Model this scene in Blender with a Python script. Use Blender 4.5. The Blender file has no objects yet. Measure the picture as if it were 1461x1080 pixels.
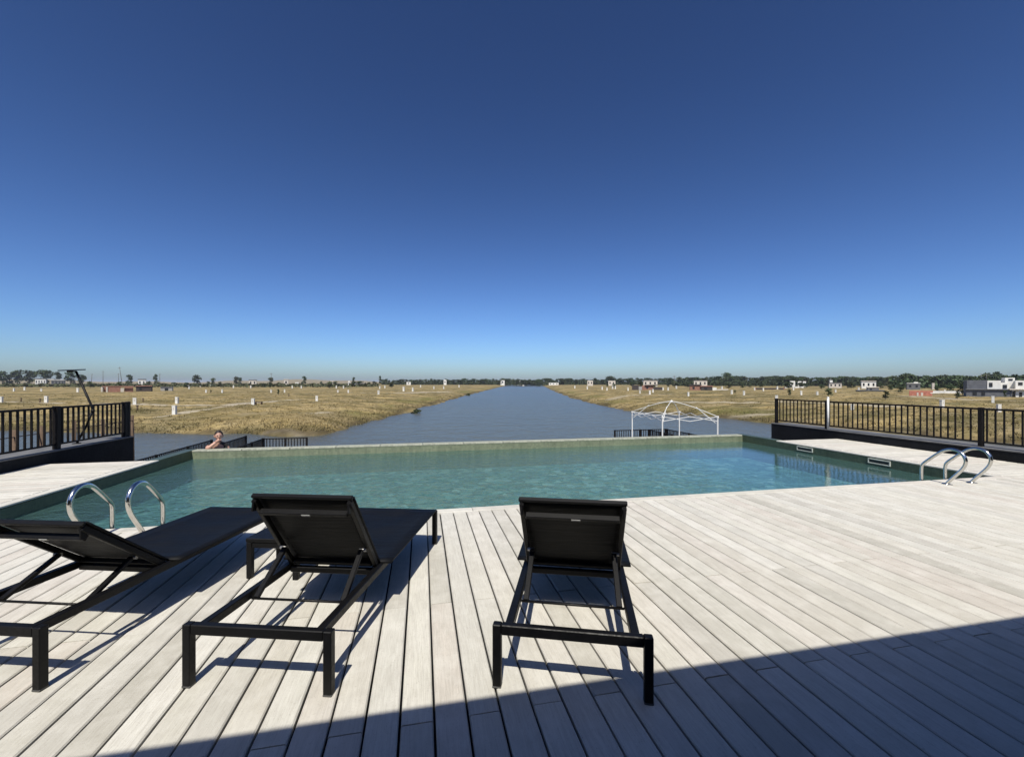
import bpy, math, random
import numpy as np
from mathutils import Vector, Matrix, Euler

S = bpy.context.scene
C = S.collection
R = math.radians
rnd = random.Random(7)

# ------------------------------------------------------------------ camera, sky, sun, exposure
F_PX, CX, HZ, EYE, YAW = 615.0, 730.5, 546.0, 1.45, R(11.8)      # calibrated on the photograph (1461 px wide)
cam = bpy.data.cameras.new('camera'); cam.sensor_width = 36.0; cam.sensor_fit = 'HORIZONTAL'
cam.lens = 36.0 * F_PX / 1461.0
cam.shift_y = (HZ - 540.0) / 1461.0
cam.clip_start = 0.05; cam.clip_end = 20000
cam_o = bpy.data.objects.new('camera', cam); C.objects.link(cam_o)
cam_o.location = (0, 0, EYE); cam_o.rotation_euler = (R(90), 0, -YAW)
S.camera = cam_o

SUN_EL, SUN_TRAVEL = R(57), R(14.7)          # light travels towards +Y, turned 14.7 deg to +X
world = bpy.data.worlds.new('World'); S.world = world; world.use_nodes = True
wn = world.node_tree
sky = wn.nodes.new('ShaderNodeTexSky'); sky.sky_type = 'NISHITA'; sky.sun_disc = False
sky.sun_elevation = SUN_EL; sky.sun_rotation = SUN_TRAVEL + math.pi
sky.altitude = 1000; sky.air_density = 0.85; sky.dust_density = 2.2; sky.ozone_density = 5.0
sgam = wn.nodes.new('ShaderNodeGamma'); sgam.inputs['Gamma'].default_value = 1.5       # deeper, more saturated clear-sky blue
wn.links.new(sky.outputs[0], sgam.inputs['Color']); wn.links.new(sgam.outputs[0], wn.nodes['Background'].inputs[0])
wn.nodes['Background'].inputs[1].default_value = 0.05
sd = bpy.data.lights.new('sun', 'SUN'); sd.energy = 5.0; sd.angle = R(0.53); sd.color = (1.0, 0.95, 0.85)
so = bpy.data.objects.new('sun', sd); C.objects.link(so)
so.rotation_euler = Vector((math.sin(SUN_TRAVEL) * math.cos(SUN_EL), math.cos(SUN_TRAVEL) * math.cos(SUN_EL), -math.sin(SUN_EL))).to_track_quat('-Z', 'Y').to_euler()
S.view_settings.view_transform = 'Standard'; S.view_settings.look = 'None'
S.view_settings.gamma = 1.0; S.view_settings.exposure = 0.2
S.view_settings.use_curve_mapping = False
S.render.engine = 'CYCLES'
S.cycles.max_bounces = 8; S.cycles.transparent_max_bounces = 16

HAZE = 0.00010

# ------------------------------------------------------------------ helpers
def cw(x, d, z=0.0):                # camera-aligned (right, forward) -> world
    return Vector((x * math.cos(YAW) + d * math.sin(YAW), -x * math.sin(YAW) + d * math.cos(YAW), z))
def at(u, d, z=0.0):                # viewing ray u at forward distance d
    return cw((u - CX) / F_PX * d, d, z)
def yz(v, d):                       # height seen at row v at distance d
    return EYE - (v - HZ) / F_PX * d

class MB:
    def __init__(s): s.v = []; s.f = []; s.sm = []
    def add(s, vs, fs, smooth=False):
        b = len(s.v); s.v += [tuple(p) for p in vs]; s.f += [tuple(i + b for i in q) for q in fs]; s.sm += [smooth] * len(fs)
        return s
    def box(s, c, size, rot=None, bev=0.0):
        hx, hy, hz = size[0] / 2, size[1] / 2, size[2] / 2
        c = Vector(c); M = rot.to_matrix() if isinstance(rot, Euler) else (rot or Matrix.Identity(3))
        if bev <= 0:
            vs = [c + M @ Vector((x * hx, y * hy, z * hz)) for z in (-1, 1) for y in (-1, 1) for x in (-1, 1)]
            fs = [(0, 2, 3, 1), (4, 5, 7, 6), (0, 1, 5, 4), (2, 6, 7, 3), (0, 4, 6, 2), (1, 3, 7, 5)]
            return s.add(vs, fs)
        b = min(bev, hx * .49, hy * .49, hz * .49); P = {}
        vs = []
        for sx in (-1, 1):
            for sy in (-1, 1):
                for sz in (-1, 1):
                    for k in range(3):
                        o = [hx - b, hy - b, hz - b]; o[k] += b
                        P[(sx, sy, sz, k)] = len(vs); vs.append(c + M @ Vector((sx * o[0], sy * o[1], sz * o[2])))
        fs = []
        def q(l):
            cc = sum((vs[i] for i in l), Vector()) / len(l)
            n = (vs[l[1]] - vs[l[0]]).cross(vs[l[2]] - vs[l[0]])
            fs.append(tuple(l) if n.dot(cc - c) > 0 else tuple(reversed(l)))
        for k in range(3):
            a, bb = [(1, 2), (0, 2), (0, 1)][k]
            for sk in (-1, 1):
                l = []
                for (p, r) in ((-1, -1), (1, -1), (1, 1), (-1, 1)):
                    g = [0, 0, 0]; g[k] = sk; g[a] = p; g[bb] = r; l.append(P[(*g, k)])
                q(l)
            for p in (-1, 1):
                for r in (-1, 1):
                    g = [0, 0, 0]; g[a] = p; g[bb] = r
                    g0 = g[:]; g0[k] = -1; g1 = g[:]; g1[k] = 1
                    q([P[(*g0, a)], P[(*g1, a)], P[(*g1, bb)], P[(*g0, bb)]])
        for sx in (-1, 1):
            for sy in (-1, 1):
                for sz in (-1, 1): q([P[(sx, sy, sz, k)] for k in range(3)])
        return s.add(vs, fs)
    def bar(s, a, b, w, h, up=(0, 0, 1), bev=0.0):          # rectangular bar from a to b
        a = Vector(a); b = Vector(b); y = (b - a).normalized(); x = y.cross(Vector(up))
        if x.length < 1e-4: x = y.cross(Vector((1, 0, 0)))
        x.normalize(); z = x.cross(y)
        M = Matrix((x, y, z)).transposed()
        return s.box((a + b) / 2, (w, (b - a).length, h), M, bev)
    def tube(s, pts, r, n=8, cap=True, smooth=True):
        pts = [Vector(p) for p in pts]; m = len(pts); rr = r if isinstance(r, (list, tuple)) else [r] * m
        t0 = (pts[1] - pts[0]).normalized(); ref = Vector((0, 0, 1)) if abs(t0.z) < .9 else Vector((1, 0, 0))
        x = t0.cross(ref).normalized(); vs = []
        for i, p in enumerate(pts):
            t = ((pts[min(i + 1, m - 1)] - p).normalized() + (p - pts[max(i - 1, 0)]).normalized()).normalized()
            x = (x - t * x.dot(t)).normalized(); y = t.cross(x)
            for k in range(n):
                a = 2 * math.pi * k / n; vs.append(p + (x * math.cos(a) + y * math.sin(a)) * rr[i])
        fs = [(i * n + k, i * n + (k + 1) % n, (i + 1) * n + (k + 1) % n, (i + 1) * n + k) for i in range(m - 1) for k in range(n)]
        b = len(s.v); s.add(vs, fs, smooth)
        if cap: s.f += [tuple(b + k for k in reversed(range(n))), tuple(b + (m - 1) * n + k for k in range(n))]; s.sm += [False, False]
        return s
    def lathe(s, c, prof, n=16):
        c = Vector(c); m = len(prof)
        vs = [c + Vector((r * math.cos(2 * math.pi * k / n), r * math.sin(2 * math.pi * k / n), z)) for r, z in prof for k in range(n)]
        fs = [(i * n + k, i * n + (k + 1) % n, (i + 1) * n + (k + 1) % n, (i + 1) * n + k) for i in range(m - 1) for k in range(n)]
        fs += [tuple(reversed(range(n))), tuple((m - 1) * n + k for k in range(n))]
        return s.add(vs, fs, True)
    def mesh(s, name, mat=None):
        me = bpy.data.meshes.new(name); me.from_pydata(s.v, [], s.f); me.polygons.foreach_set('use_smooth', s.sm); me.update()
        if mat: me.materials.append(mat)
        return me
    def build(s, name, mat, parent=None):
        o = bpy.data.objects.new(name, s.mesh(name, mat)); C.objects.link(o)
        if parent: o.parent = parent
        return o

def tag(o, label=None, cat=None, group=None, kind=None):
    if label: o['label'] = label
    if cat: o['category'] = cat
    if group: o['group'] = group
    if kind: o['kind'] = kind
    return o
def thing(name, label, cat, loc=(0, 0, 0), rz=0.0, group=None):
    o = bpy.data.objects.new(name, None); C.objects.link(o); o.location = loc; o.rotation_euler = (0, 0, rz); o.empty_display_size = .2
    return tag(o, label, cat, group)
def link(name, me, parent=None, loc=(0, 0, 0), rot=(0, 0, 0), scale=(1, 1, 1)):
    o = bpy.data.objects.new(name, me); C.objects.link(o); o.location = loc; o.rotation_euler = rot; o.scale = scale
    if parent: o.parent = parent
    return o
def copy_tree(o, parent=None):
    c = o.copy(); C.objects.link(c)
    if parent: c.parent = parent
    for ch in list(o.children): copy_tree(ch, c)
    return c

# ------------------------------------------------------------------ materials
class NT:
    def __init__(s, name):
        s.m = bpy.data.materials.new(name); s.m.use_nodes = True; s.t = s.m.node_tree; s.n = s.t.nodes
        s.b = s.n['Principled BSDF']; s.out = s.n['Material Output']
    def node(s, t, **k):
        nd = s.n.new(t)
        for a, v in k.items(): setattr(nd, a, v)
        return nd
    def L(s, a, b): s.t.links.new(a, b)
    def coord(s, kind='Object', scale=None, loc=None):
        tc = s.node('ShaderNodeTexCoord'); o = tc.outputs[kind]
        if scale is not None or loc is not None:
            mp = s.node('ShaderNodeMapping'); s.L(o, mp.inputs[0])
            if scale is not None: mp.inputs['Scale'].default_value = scale if isinstance(scale, tuple) else (scale,) * 3
            if loc is not None: mp.inputs['Location'].default_value = loc
            o = mp.outputs[0]
        return o
    def noise(s, vec, scale, detail=4, rough=.55, dist=0.0):
        t = s.node('ShaderNodeTexNoise'); t.inputs['Scale'].default_value = scale; t.inputs['Detail'].default_value = detail
        t.inputs['Roughness'].default_value = rough; t.inputs['Distortion'].default_value = dist
        if vec is not None: s.L(vec, t.inputs['Vector'])
        return t.outputs['Fac']
    def ramp(s, fac, stops, interp='LINEAR'):
        r = s.node('ShaderNodeValToRGB'); r.color_ramp.interpolation = interp; e = r.color_ramp.elements
        while len(e) < len(stops): e.new(.5)
        for el, (p, c) in zip(e, stops):
            el.position = p; el.color = (c, c, c, 1) if isinstance(c, (int, float)) else (*c, 1)
        s.L(fac, r.inputs[0]); return r.outputs[0]
    def mix(s, fac, a, b, mode='MIX'):
        m = s.node('ShaderNodeMix', data_type='RGBA', blend_type=mode)
        for sock, v in ((m.inputs[0], fac), (m.inputs[6], a), (m.inputs[7], b)):
            if hasattr(v, 'links'): s.L(v, sock)
            elif isinstance(v, (int, float)): sock.default_value = v
            else: sock.default_value = (*v, 1)
        return m.outputs[2]
    def math(s, op, a, b=0.0):
        m = s.node('ShaderNodeMath', operation=op)
        for sock, v in ((m.inputs[0], a), (m.inputs[1], b)):
            if hasattr(v, 'links'): s.L(v, sock)
            else: sock.default_value = v
        return m.outputs[0]
    def bump(s, h, strength=.3, dist=.01, normal=None):
        b = s.node('ShaderNodeBump'); b.inputs['Distance'].default_value = dist
        if hasattr(strength, 'links'): s.L(strength, b.inputs['Strength'])
        else: b.inputs['Strength'].default_value = strength
        s.L(h, b.inputs['Height'])
        if normal: s.L(normal, b.inputs['Normal'])
        return b.outputs[0]
    def set(s, col=None, rough=None, metal=None, normal=None, spec=None):
        for k, v in (('Base Color', col), ('Roughness', rough), ('Metallic', metal), ('Normal', normal), ('Specular IOR Level', spec)):
            if v is None: continue
            if hasattr(v, 'links'): s.L(v, s.b.inputs[k])
            elif k == 'Base Color': s.b.inputs[k].default_value = (*v, 1)
            else: s.b.inputs[k].default_value = v
        return s.m
def simple(name, col, rough=.6, metal=0.0, var=.25, scale=6.0, bump=.15, bdist=.004, spec=.5):
    n = NT(name); f = n.noise(n.coord('Object'), scale, 5)
    c = n.mix(n.ramp(f, [(.3, 0.0), (.7, 1.0)]), tuple(x * (1 - var) for x in col), tuple(min(1, x * (1 + var)) for x in col))
    f2 = n.noise(n.coord('Object'), scale * 9, 3)
    return n.set(c, n.ramp(f2, [(.3, max(0, rough - .1)), (.7, min(1, rough + .1))]), metal, n.bump(f2, bump, bdist), spec)

def plank_material():
    n = NT('weathered_decking'); tc = n.node('ShaderNodeTexCoord'); oi = n.node('ShaderNodeObjectInfo')
    off = n.node('ShaderNodeVectorMath', operation='ADD'); n.L(tc.outputs['Object'], off.inputs[0])
    sc = n.node('ShaderNodeVectorMath', operation='SCALE'); sc.inputs[3].default_value = 40.0
    cmb = n.node('ShaderNodeCombineXYZ'); n.L(oi.outputs['Random'], cmb.inputs[0]); n.L(oi.outputs['Random'], cmb.inputs[1])
    n.L(cmb.outputs[0], sc.inputs[0]); n.L(sc.outputs[0], off.inputs[1]); v = off.outputs[0]
    mp = n.node('ShaderNodeMapping'); mp.inputs['Scale'].default_value = (9, 1.6, 9); n.L(v, mp.inputs[0])
    grain = n.noise(mp.outputs[0], 3.0, 8, .68, .6)
    mp2 = n.node('ShaderNodeMapping'); mp2.inputs['Scale'].default_value = (70, 3.0, 70); n.L(v, mp2.inputs[0])
    fine = n.noise(mp2.outputs[0], 3.0, 4, .6)
    blotch = n.noise(v, 5.0, 5, .65)
    base = n.ramp(oi.outputs['Random'], [(0.0, (0.414, 0.398, 0.342)), (.15, (0.616, 0.599, 0.526)), (.3, (0.504, 0.476, 0.409)), (.45, (0.638, 0.622, 0.560)), (.6, (0.538, 0.493, 0.431)), (.75, (0.605, 0.594, 0.532)), (.9, (0.459, 0.442, 0.392)), (1.0, (0.582, 0.560, 0.493))])
    c = n.mix(n.ramp(grain, [(.3, .0), (.72, .55)]), base, (0.394, 0.376, 0.332))
    c = n.mix(n.ramp(fine, [(.42, .0), (.8, .5)]), c, (0.296, 0.269, 0.228))
    c = n.mix(n.ramp(blotch, [(.45, .0), (.75, .45)]), c, (0.663, 0.645, 0.591))
    knots = n.noise(v, 13.0, 6, .7, 1.2)
    c = n.mix(n.ramp(knots, [(.66, .0), (.76, .55)]), c, (0.269, 0.237, 0.202))
    spk = n.noise(v, 120.0, 3, .7)
    c = n.mix(n.ramp(spk, [(.58, .0), (.72, .5)]), c, (0.280, 0.252, 0.213))
    scr = n.noise(n.coord('Object', (30.0, 9.0, 9.0)), 1.7, 5, .75, 2.0)
    c = n.mix(n.ramp(scr, [(.66, .0), (.72, .55)]), c, (0.269, 0.235, 0.202))
    h = n.mix(.5, grain, fine)
    return n.set(c, n.ramp(blotch, [(.3, .62), (.7, .85)]), 0, n.bump(h, .55, .004), .3)

def tile_material(name, c1, c2, grout, scale, rough=.35, bump=.5):
    n = NT(name); v = n.coord('Object', scale)
    vo = n.node('ShaderNodeTexVoronoi', distance='CHEBYCHEV'); vo.inputs['Randomness'].default_value = 0.0; vo.inputs['Scale'].default_value = 1.0
    n.L(v, vo.inputs['Vector'])
    wn_ = n.node('ShaderNodeTexWhiteNoise', noise_dimensions='3D'); n.L(vo.outputs['Position'], wn_.inputs['Vector'])
    c = n.mix(wn_.outputs['Value'], c1, c2)
    dirt = n.noise(n.coord('Object'), 1.7, 6, .6)
    c = n.mix(n.ramp(dirt, [(.35, 0.0), (.75, .45)]), c, tuple(x * 1.5 for x in c2))
    st = n.noise(n.coord('Object', (5.0, 5.0, .5)), 2.0, 5, .65)
    c = n.mix(n.ramp(st, [(.45, 0.0), (.7, .5)]), c, tuple(x * .5 for x in c1))
    g = n.ramp(vo.outputs['Distance'], [(.455, 0.0), (.48, 1.0)])
    c = n.mix(g, c, grout)
    return n.set(c, rough, 0, n.bump(n.math('SUBTRACT', 1.0, g), bump, .003), .5)

def caustic_mosaic():  # green floor tile; caustic and refraction mottling painted into its pale and dark cells
    n = NT('green_mosaic_painted_caustics'); v = n.coord('Object', (1.0, 1.0, 1.0))
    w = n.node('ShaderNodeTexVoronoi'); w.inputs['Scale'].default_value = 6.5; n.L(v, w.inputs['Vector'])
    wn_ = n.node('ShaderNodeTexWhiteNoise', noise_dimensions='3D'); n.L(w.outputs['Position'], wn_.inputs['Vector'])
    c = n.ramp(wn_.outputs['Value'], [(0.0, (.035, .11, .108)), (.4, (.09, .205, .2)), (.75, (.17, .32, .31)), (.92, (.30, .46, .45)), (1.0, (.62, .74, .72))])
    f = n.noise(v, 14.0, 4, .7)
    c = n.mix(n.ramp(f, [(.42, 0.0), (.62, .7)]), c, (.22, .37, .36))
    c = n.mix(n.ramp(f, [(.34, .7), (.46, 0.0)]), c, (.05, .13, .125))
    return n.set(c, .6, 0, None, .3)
M = {}
M['plank'] = plank_material()
M['black_metal'] = simple('black_powder_coat', (.0035, .0035, .004), .5, 0, .3, 8, .12, .001, .22)
M['fence_metal'] = simple('dark_fence_paint', (.007, .0055, .005), .6, 0, .3, 8, .1, .001, .2)
M['worn'] = simple('worn_bare_metal', (.35, .34, .33), .45, .6, .3, 40)
M['footcap'] = simple('grey_plastic_glide', (.06, .06, .058), .6)
M['tagwhite'] = simple('white_sticker', (.42, .42, .4), .5)
def mesh_fabric():
    n = NT('black_sling_fabric'); v = n.coord('Object')
    w1 = n.node('ShaderNodeTexWave', wave_type='BANDS', bands_direction='X'); w1.inputs['Scale'].default_value = 95; n.L(v, w1.inputs[0])
    w2 = n.node('ShaderNodeTexWave', wave_type='BANDS', bands_direction='Y'); w2.inputs['Scale'].default_value = 95; n.L(v, w2.inputs[0])
    h = n.math('MULTIPLY', w1.outputs['Fac'], w2.outputs['Fac'])
    f = n.noise(v, 3.5, 5); fold = n.noise(n.coord('Object', (1.2, 9.0, 9.0)), 2.2, 3, .5, .8)
    c = n.mix(n.ramp(f, [(.35, 0.0), (.7, 1.0)]), (.0025, .0027, .0034), (.0055, .006, .0075))
    return n.set(c, n.ramp(f, [(.3, .5), (.7, .65)]), 0, n.bump(h, .25, .001, n.bump(fold, .5, .012)), .14)
M['sling'] = mesh_fabric()
M['concrete'] = simple('grey_concrete', (.30, .29, .27), .85, 0, .2, 3, .4, .006)
M['dark_wall'] = simple('charcoal_render', (.008, .009, .011), .85, 0, .35, 2.5, .3, .004, .2)
M['ledge'] = simple('grey_ledge_stone', (.12, .12, .12), .75, 0, .25, 4, .3, .003)
M['ceiling'] = simple('dark_soffit', (.02, .02, .02), .85)
M['steel'] = simple('polished_steel', (.62, .61, .58), .16, 1.0, .06, 20, .05, .0005)
M['skimmer'] = simple('white_plastic', (.40, .42, .38), .45)
M['dark_void'] = simple('dark_opening', (.012, .016, .016), .6)
M['white_tube'] = simple('white_painted_tube', (.66, .655, .62), .4, 0, .06, 10, .05)
M['white'] = simple('white_painted_masonry', (.66, .645, .59), .8, 0, .1, 1.5)
M['cream'] = simple('cream_render', (.52, .47, .40), .85, 0, .15, 1.0)
M['greyw'] = simple('grey_render', (.10, .105, .115), .8, 0, .2, 1.2)
M['brick'] = tile_material('raw_brick', (.20, .085, .055), (.28, .13, .085), (.24, .2, .17), (4.0, 4.0, 9.0), .85)
M['redbrick'] = tile_material('red_brick', (.38, .11, .07), (.45, .17, .11), (.3, .22, .18), (4.0, 4.0, 9.0), .85)
M['darkroof'] = simple('dark_roof', (.045, .035, .032), .8)
M['glassdark'] = simple('window_glass', (.02, .024, .03), .1, 0, .1, 2, .02)
M['darkgreen'] = simple('dark_green_sheet', (.045, .06, .055), .7)
M['solar'] = simple('dark_solar_panel', (.02, .025, .035), .25, 0, .15, 6, .02)
M['bark'] = simple('bark', (.09, .07, .05), .9, 0, .3, 8, .6, .02)
M['wood_post'] = simple('old_wood_post', (.10, .065, .04), .9, 0, .3, 10, .5, .01)
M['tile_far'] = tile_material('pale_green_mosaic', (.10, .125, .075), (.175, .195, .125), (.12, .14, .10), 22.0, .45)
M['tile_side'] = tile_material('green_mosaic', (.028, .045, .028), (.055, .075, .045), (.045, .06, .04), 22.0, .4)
M['caustic_tile_floor'] = caustic_mosaic()
M['coping'] = tile_material('pale_stone_coping', (.25, .26, .20), (.37, .37, .29), (.22, .23, .19), 18.0, .6)
M['skin'] = simple('skin', (.45, .26, .19), .5, 0, .12, 12, .1, .001)
M['hair'] = simple('dark_hair', (.018, .012, .009), .55, 0, .4, 30, .5, .003)
M['blackcloth'] = simple('black_cloth', (.012, .012, .013), .85, 0, .3, 20, .3, .003)
def leaf_mat(name, c1, c2):
    n = NT(name); f = n.noise(n.coord('Object'), .9, 5, .6); oi = n.node('ShaderNodeObjectInfo')
    c = n.mix(n.ramp(f, [(.35, 0.0), (.65, 1.0)]), c1, c2)
    hs = n.node('ShaderNodeHueSaturation'); n.L(c, hs.inputs['Color'])
    n.L(n.math('ADD', n.math('MULTIPLY', oi.outputs['Random'], .6), .7), hs.inputs['Value'])
    n.L(n.math('ADD', n.math('MULTIPLY', oi.outputs['Random'], .04), .48), hs.inputs['Hue'])
    return n.set(hs.outputs[0], .75, 0, None, .25)
M['leaf'] = leaf_mat('dark_green_leaves', (.022, .036, .016), (.055, .075, .030))
M['leaf2'] = leaf_mat('olive_leaves', (.04, .05, .02), (.09, .10, .045))
def grass_mat():
    n = NT('dry_grass_blades'); v = n.coord('Object')
    f = n.noise(n.coord('Object', (1.0, 2.6, 1.0)), .085, 6, .7, .8); g = n.noise(v, .9, 4, .6)
    c = n.ramp(f, [(.3, (0.092, 0.085, 0.032)), (.45, (0.170, 0.142, 0.060)), (.55, (0.255, 0.198, 0.092)), (.66, (0.340, 0.266, 0.135)), (.78, (0.212, 0.184, 0.064))])
    c = n.mix(n.ramp(g, [(.35, 0.0), (.7, .5)]), c, (0.113, 0.085, 0.042))
    return n.set(c, .9, 0, None, .15)
M['grass'] = grass_mat()

# ------------------------------------------------------------------ setting: ground, river
GROUND = -1.6; RIVER = -3.0
def rv(u, v):                       # a point of the shore line, at river level, in camera-aligned metres
    d = (EYE - RIVER) * F_PX / (v - HZ); return ((u - CX) / F_PX * d, d)
shore = [(-150, 40), rv(-250, 612), rv(0, 614.5), rv(100, 616), rv(200, 618.6), rv(321, 619), rv(405, 621.5), rv(455, 620.8), rv(478, 617), rv(500, 611), rv(540, 599.8), rv(590, 585.5),
         rv(624, 575.4), rv(672, 562.5), rv(726, 549.2), rv(772, 549.2), rv(790, 558), rv(812, 566.5), rv(838, 573.5), rv(862, 580), rv(893, 585.8), rv(960, 591), rv(1025, 596.5), rv(1060, 600.8), rv(1100, 604.5), rv(1180, 611), rv(1300, 621), rv(1461, 634), (60, 22), (60, 4), (10.5, 3), (-9, 7), (-150, 7)]
SH = np.array(shore)
def shore_dist(x, d):
    """signed distance to the shore: positive on land, negative in the water (numpy arrays)"""
    P = np.stack([x, d], -1); best = np.full(x.shape, 1e9); inside = np.zeros(x.shape, bool); n = len(SH)
    for i in range(n):
        a = SH[i]; b = SH[(i + 1) % n]; ab = b - a
        t = np.clip(((P - a) @ ab) / (ab @ ab), 0, 1); q = a + t[..., None] * ab
        best = np.minimum(best, np.hypot(P[..., 0] - q[..., 0], P[..., 1] - q[..., 1]))
        cond = (a[1] > d) != (b[1] > d)
        xi = a[0] + (d - a[1]) * ab[0] / (ab[1] if abs(ab[1]) > 1e-9 else 1e-9)
        inside ^= cond & (x < xi)
    return np.where(inside, -best, best)
def fbm(x, y, s, seed, octs=4):
    r = np.zeros_like(x); rng = np.random.RandomState(seed); a = 1.0; k = 1.0 / s
    for o in range(octs):
        for j in range(4):
            th = rng.rand() * math.pi * 2; ph = rng.rand() * 6.28; kk = k * (0.7 + .6 * rng.rand())
            r += a * np.sin((x * math.cos(th) + y * math.sin(th)) * 6.28 * kk + ph) / 4
        a *= .55; k *= 2.1
    return r
def ground_z(x, d):
    x = np.asarray(x, float); d = np.asarray(d, float)
    s = shore_dist(x, d) + fbm(x, d, 9, 3, 3) * 1.1
    land = RIVER + .12 + (GROUND - RIVER - .12) * (1 - np.exp(-np.clip(s, 0, None) / 5.5)) + fbm(x, d, 26, 5) * .20 * np.clip(s / 10, 0, 1) + fbm(x, d, 3.2, 9, 3) * .10 * np.clip(s / 3, 0, 1)
    land = land - np.clip(.5 - s, 0, .5) * .3
    fade = np.clip((np.hypot(x, d) - 250) / 500, 0, 1)
    land = land * (1 - fade) + (GROUND + .1) * fade * (s > 15) + land * fade * (s <= 15)
    water = np.maximum(RIVER - .25 - np.clip(-s, 0, None) * .25, -5.0)
    edge = np.clip((s + .6) / .6, 0, 1)
    z = np.where(s > 0, land, water * (1 - edge) + (RIVER + .0) * edge)
    # low far hills on the left horizon
    r = np.hypot(x, d); ang = np.degrees(np.arctan2(x, d))
    hill = np.clip((r - 2600) / 900, 0, 1) * (16 + 9 * np.sin(ang * .23 + 1.0) + 4 * np.sin(ang * .9)) * np.clip((-6 - ang) / 16, 0, 1)
    return z + hill
angs = sorted(set([round(a, 3) for a in np.arange(-66, 66.01, .22)] + [round(a, 2) for a in np.arange(-180, -66, 6)] + [round(a, 2) for a in np.arange(70, 180, 6)]))
rads = [5.0]
while rads[-1] < 9000: rads.append(rads[-1] * (1.05 if rads[-1] < 24 else 1.0105 if rads[-1] < 120 else 1.02 if rads[-1] < 400 else 1.06))
A, Rr = np.meshgrid(np.radians(np.array(angs)), np.array(rads))
GX = Rr * np.sin(A); GD = Rr * np.cos(A); GZ = ground_z(GX, GD)
nA, nR = len(angs), len(rads)
WX = GX * math.cos(YAW) + GD * math.sin(YAW); WY = -GX * math.sin(YAW) + GD * math.cos(YAW)
verts = np.stack([WX, WY, GZ], -1).reshape(-1, 3)
ii, jj = np.meshgrid(np.arange(nR - 1), np.arange(nA), indexing='ij'); j2 = (jj + 1) % nA
faces = np.stack([ii * nA + jj, ii * nA + j2, (ii + 1) * nA + j2, (ii + 1) * nA + jj], -1).reshape(-1, 4)
gm = bpy.data.meshes.new('ground'); gm.from_pydata(verts.tolist(), [], faces.tolist()); gm.polygons.foreach_set('use_smooth', [True] * len(faces)); gm.update()
# bare-soil tracks and green damp margin as a vertex attribute (soil type, not light)
def gp(u, v, z=GROUND):
    d = (EYE - z) * F_PX / (v - HZ); return ((u - CX) / F_PX * d, d)
tracks = [([gp(-60, 573), gp(60, 574), gp(140, 576), gp(200, 577), gp(270, 577.5), gp(330, 577.0), gp(380, 573), gp(430, 569.5)], 1.0, 1.0),
          ([gp(225, 588.5), gp(290, 584), gp(335, 578)], .5, .9), ([gp(425, 585.5), gp(470, 582.5)], .45, .8), ([gp(380, 596.5), gp(425, 598), gp(455, 602)], .4, .5), ([gp(290, 600), gp(315, 596)], .5, .6),
          ([gp(520, 561), gp(580, 560), gp(640, 558)], 2.6, .8), ([gp(930, 571.5), gp(1000, 573.2), gp(1060, 574.5), gp(1110, 575)], .9, .9), ([gp(1030, 581), gp(1100, 583)], .7, .6),
          ([gp(1110, 572), gp(1200, 577), gp(1330, 580.5), gp(1520, 584)], 1.4, .95), ([gp(1290, 565), gp(1400, 571), gp(1520, 573)], 1.6, .7), ([gp(870, 566), gp(910, 563), gp(960, 562)], 1.6, .7)]
soil = np.zeros(GX.shape)
for pts, w, amt in tracks:
    P = np.stack([GX, GD], -1)
    for a, b in zip(pts[:-1], pts[1:]):
        a = np.array(a); b = np.array(b); ab = b - a; t = np.clip(((P - a) @ ab) / (ab @ ab), 0, 1); q = a + t[..., None] * ab
        dd = np.hypot(P[..., 0] - q[..., 0], P[..., 1] - q[..., 1]) + fbm(GX, GD, 5, 21, 3) * w * .5
        soil = np.maximum(soil, amt * np.clip(1.35 - dd / w, 0, 1))
sdist = shore_dist(GX, GD)
damp = np.clip(1 - np.abs(sdist + fbm(GX, GD, 7, 31, 3) * 1.0 - .2) / 1.3, 0, 1)
green = np.clip(1 - np.abs(sdist - 3.5) / 4, 0, 1) * np.clip(fbm(GX, GD, 30, 41, 3) + .25, 0, 1)
for nm, arr in (('soil', soil), ('damp', damp), ('green', green)):
    at_ = gm.attributes.new(nm, 'FLOAT', 'POINT'); at_.data.foreach_set('value', arr.reshape(-1).astype(np.float32))
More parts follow.
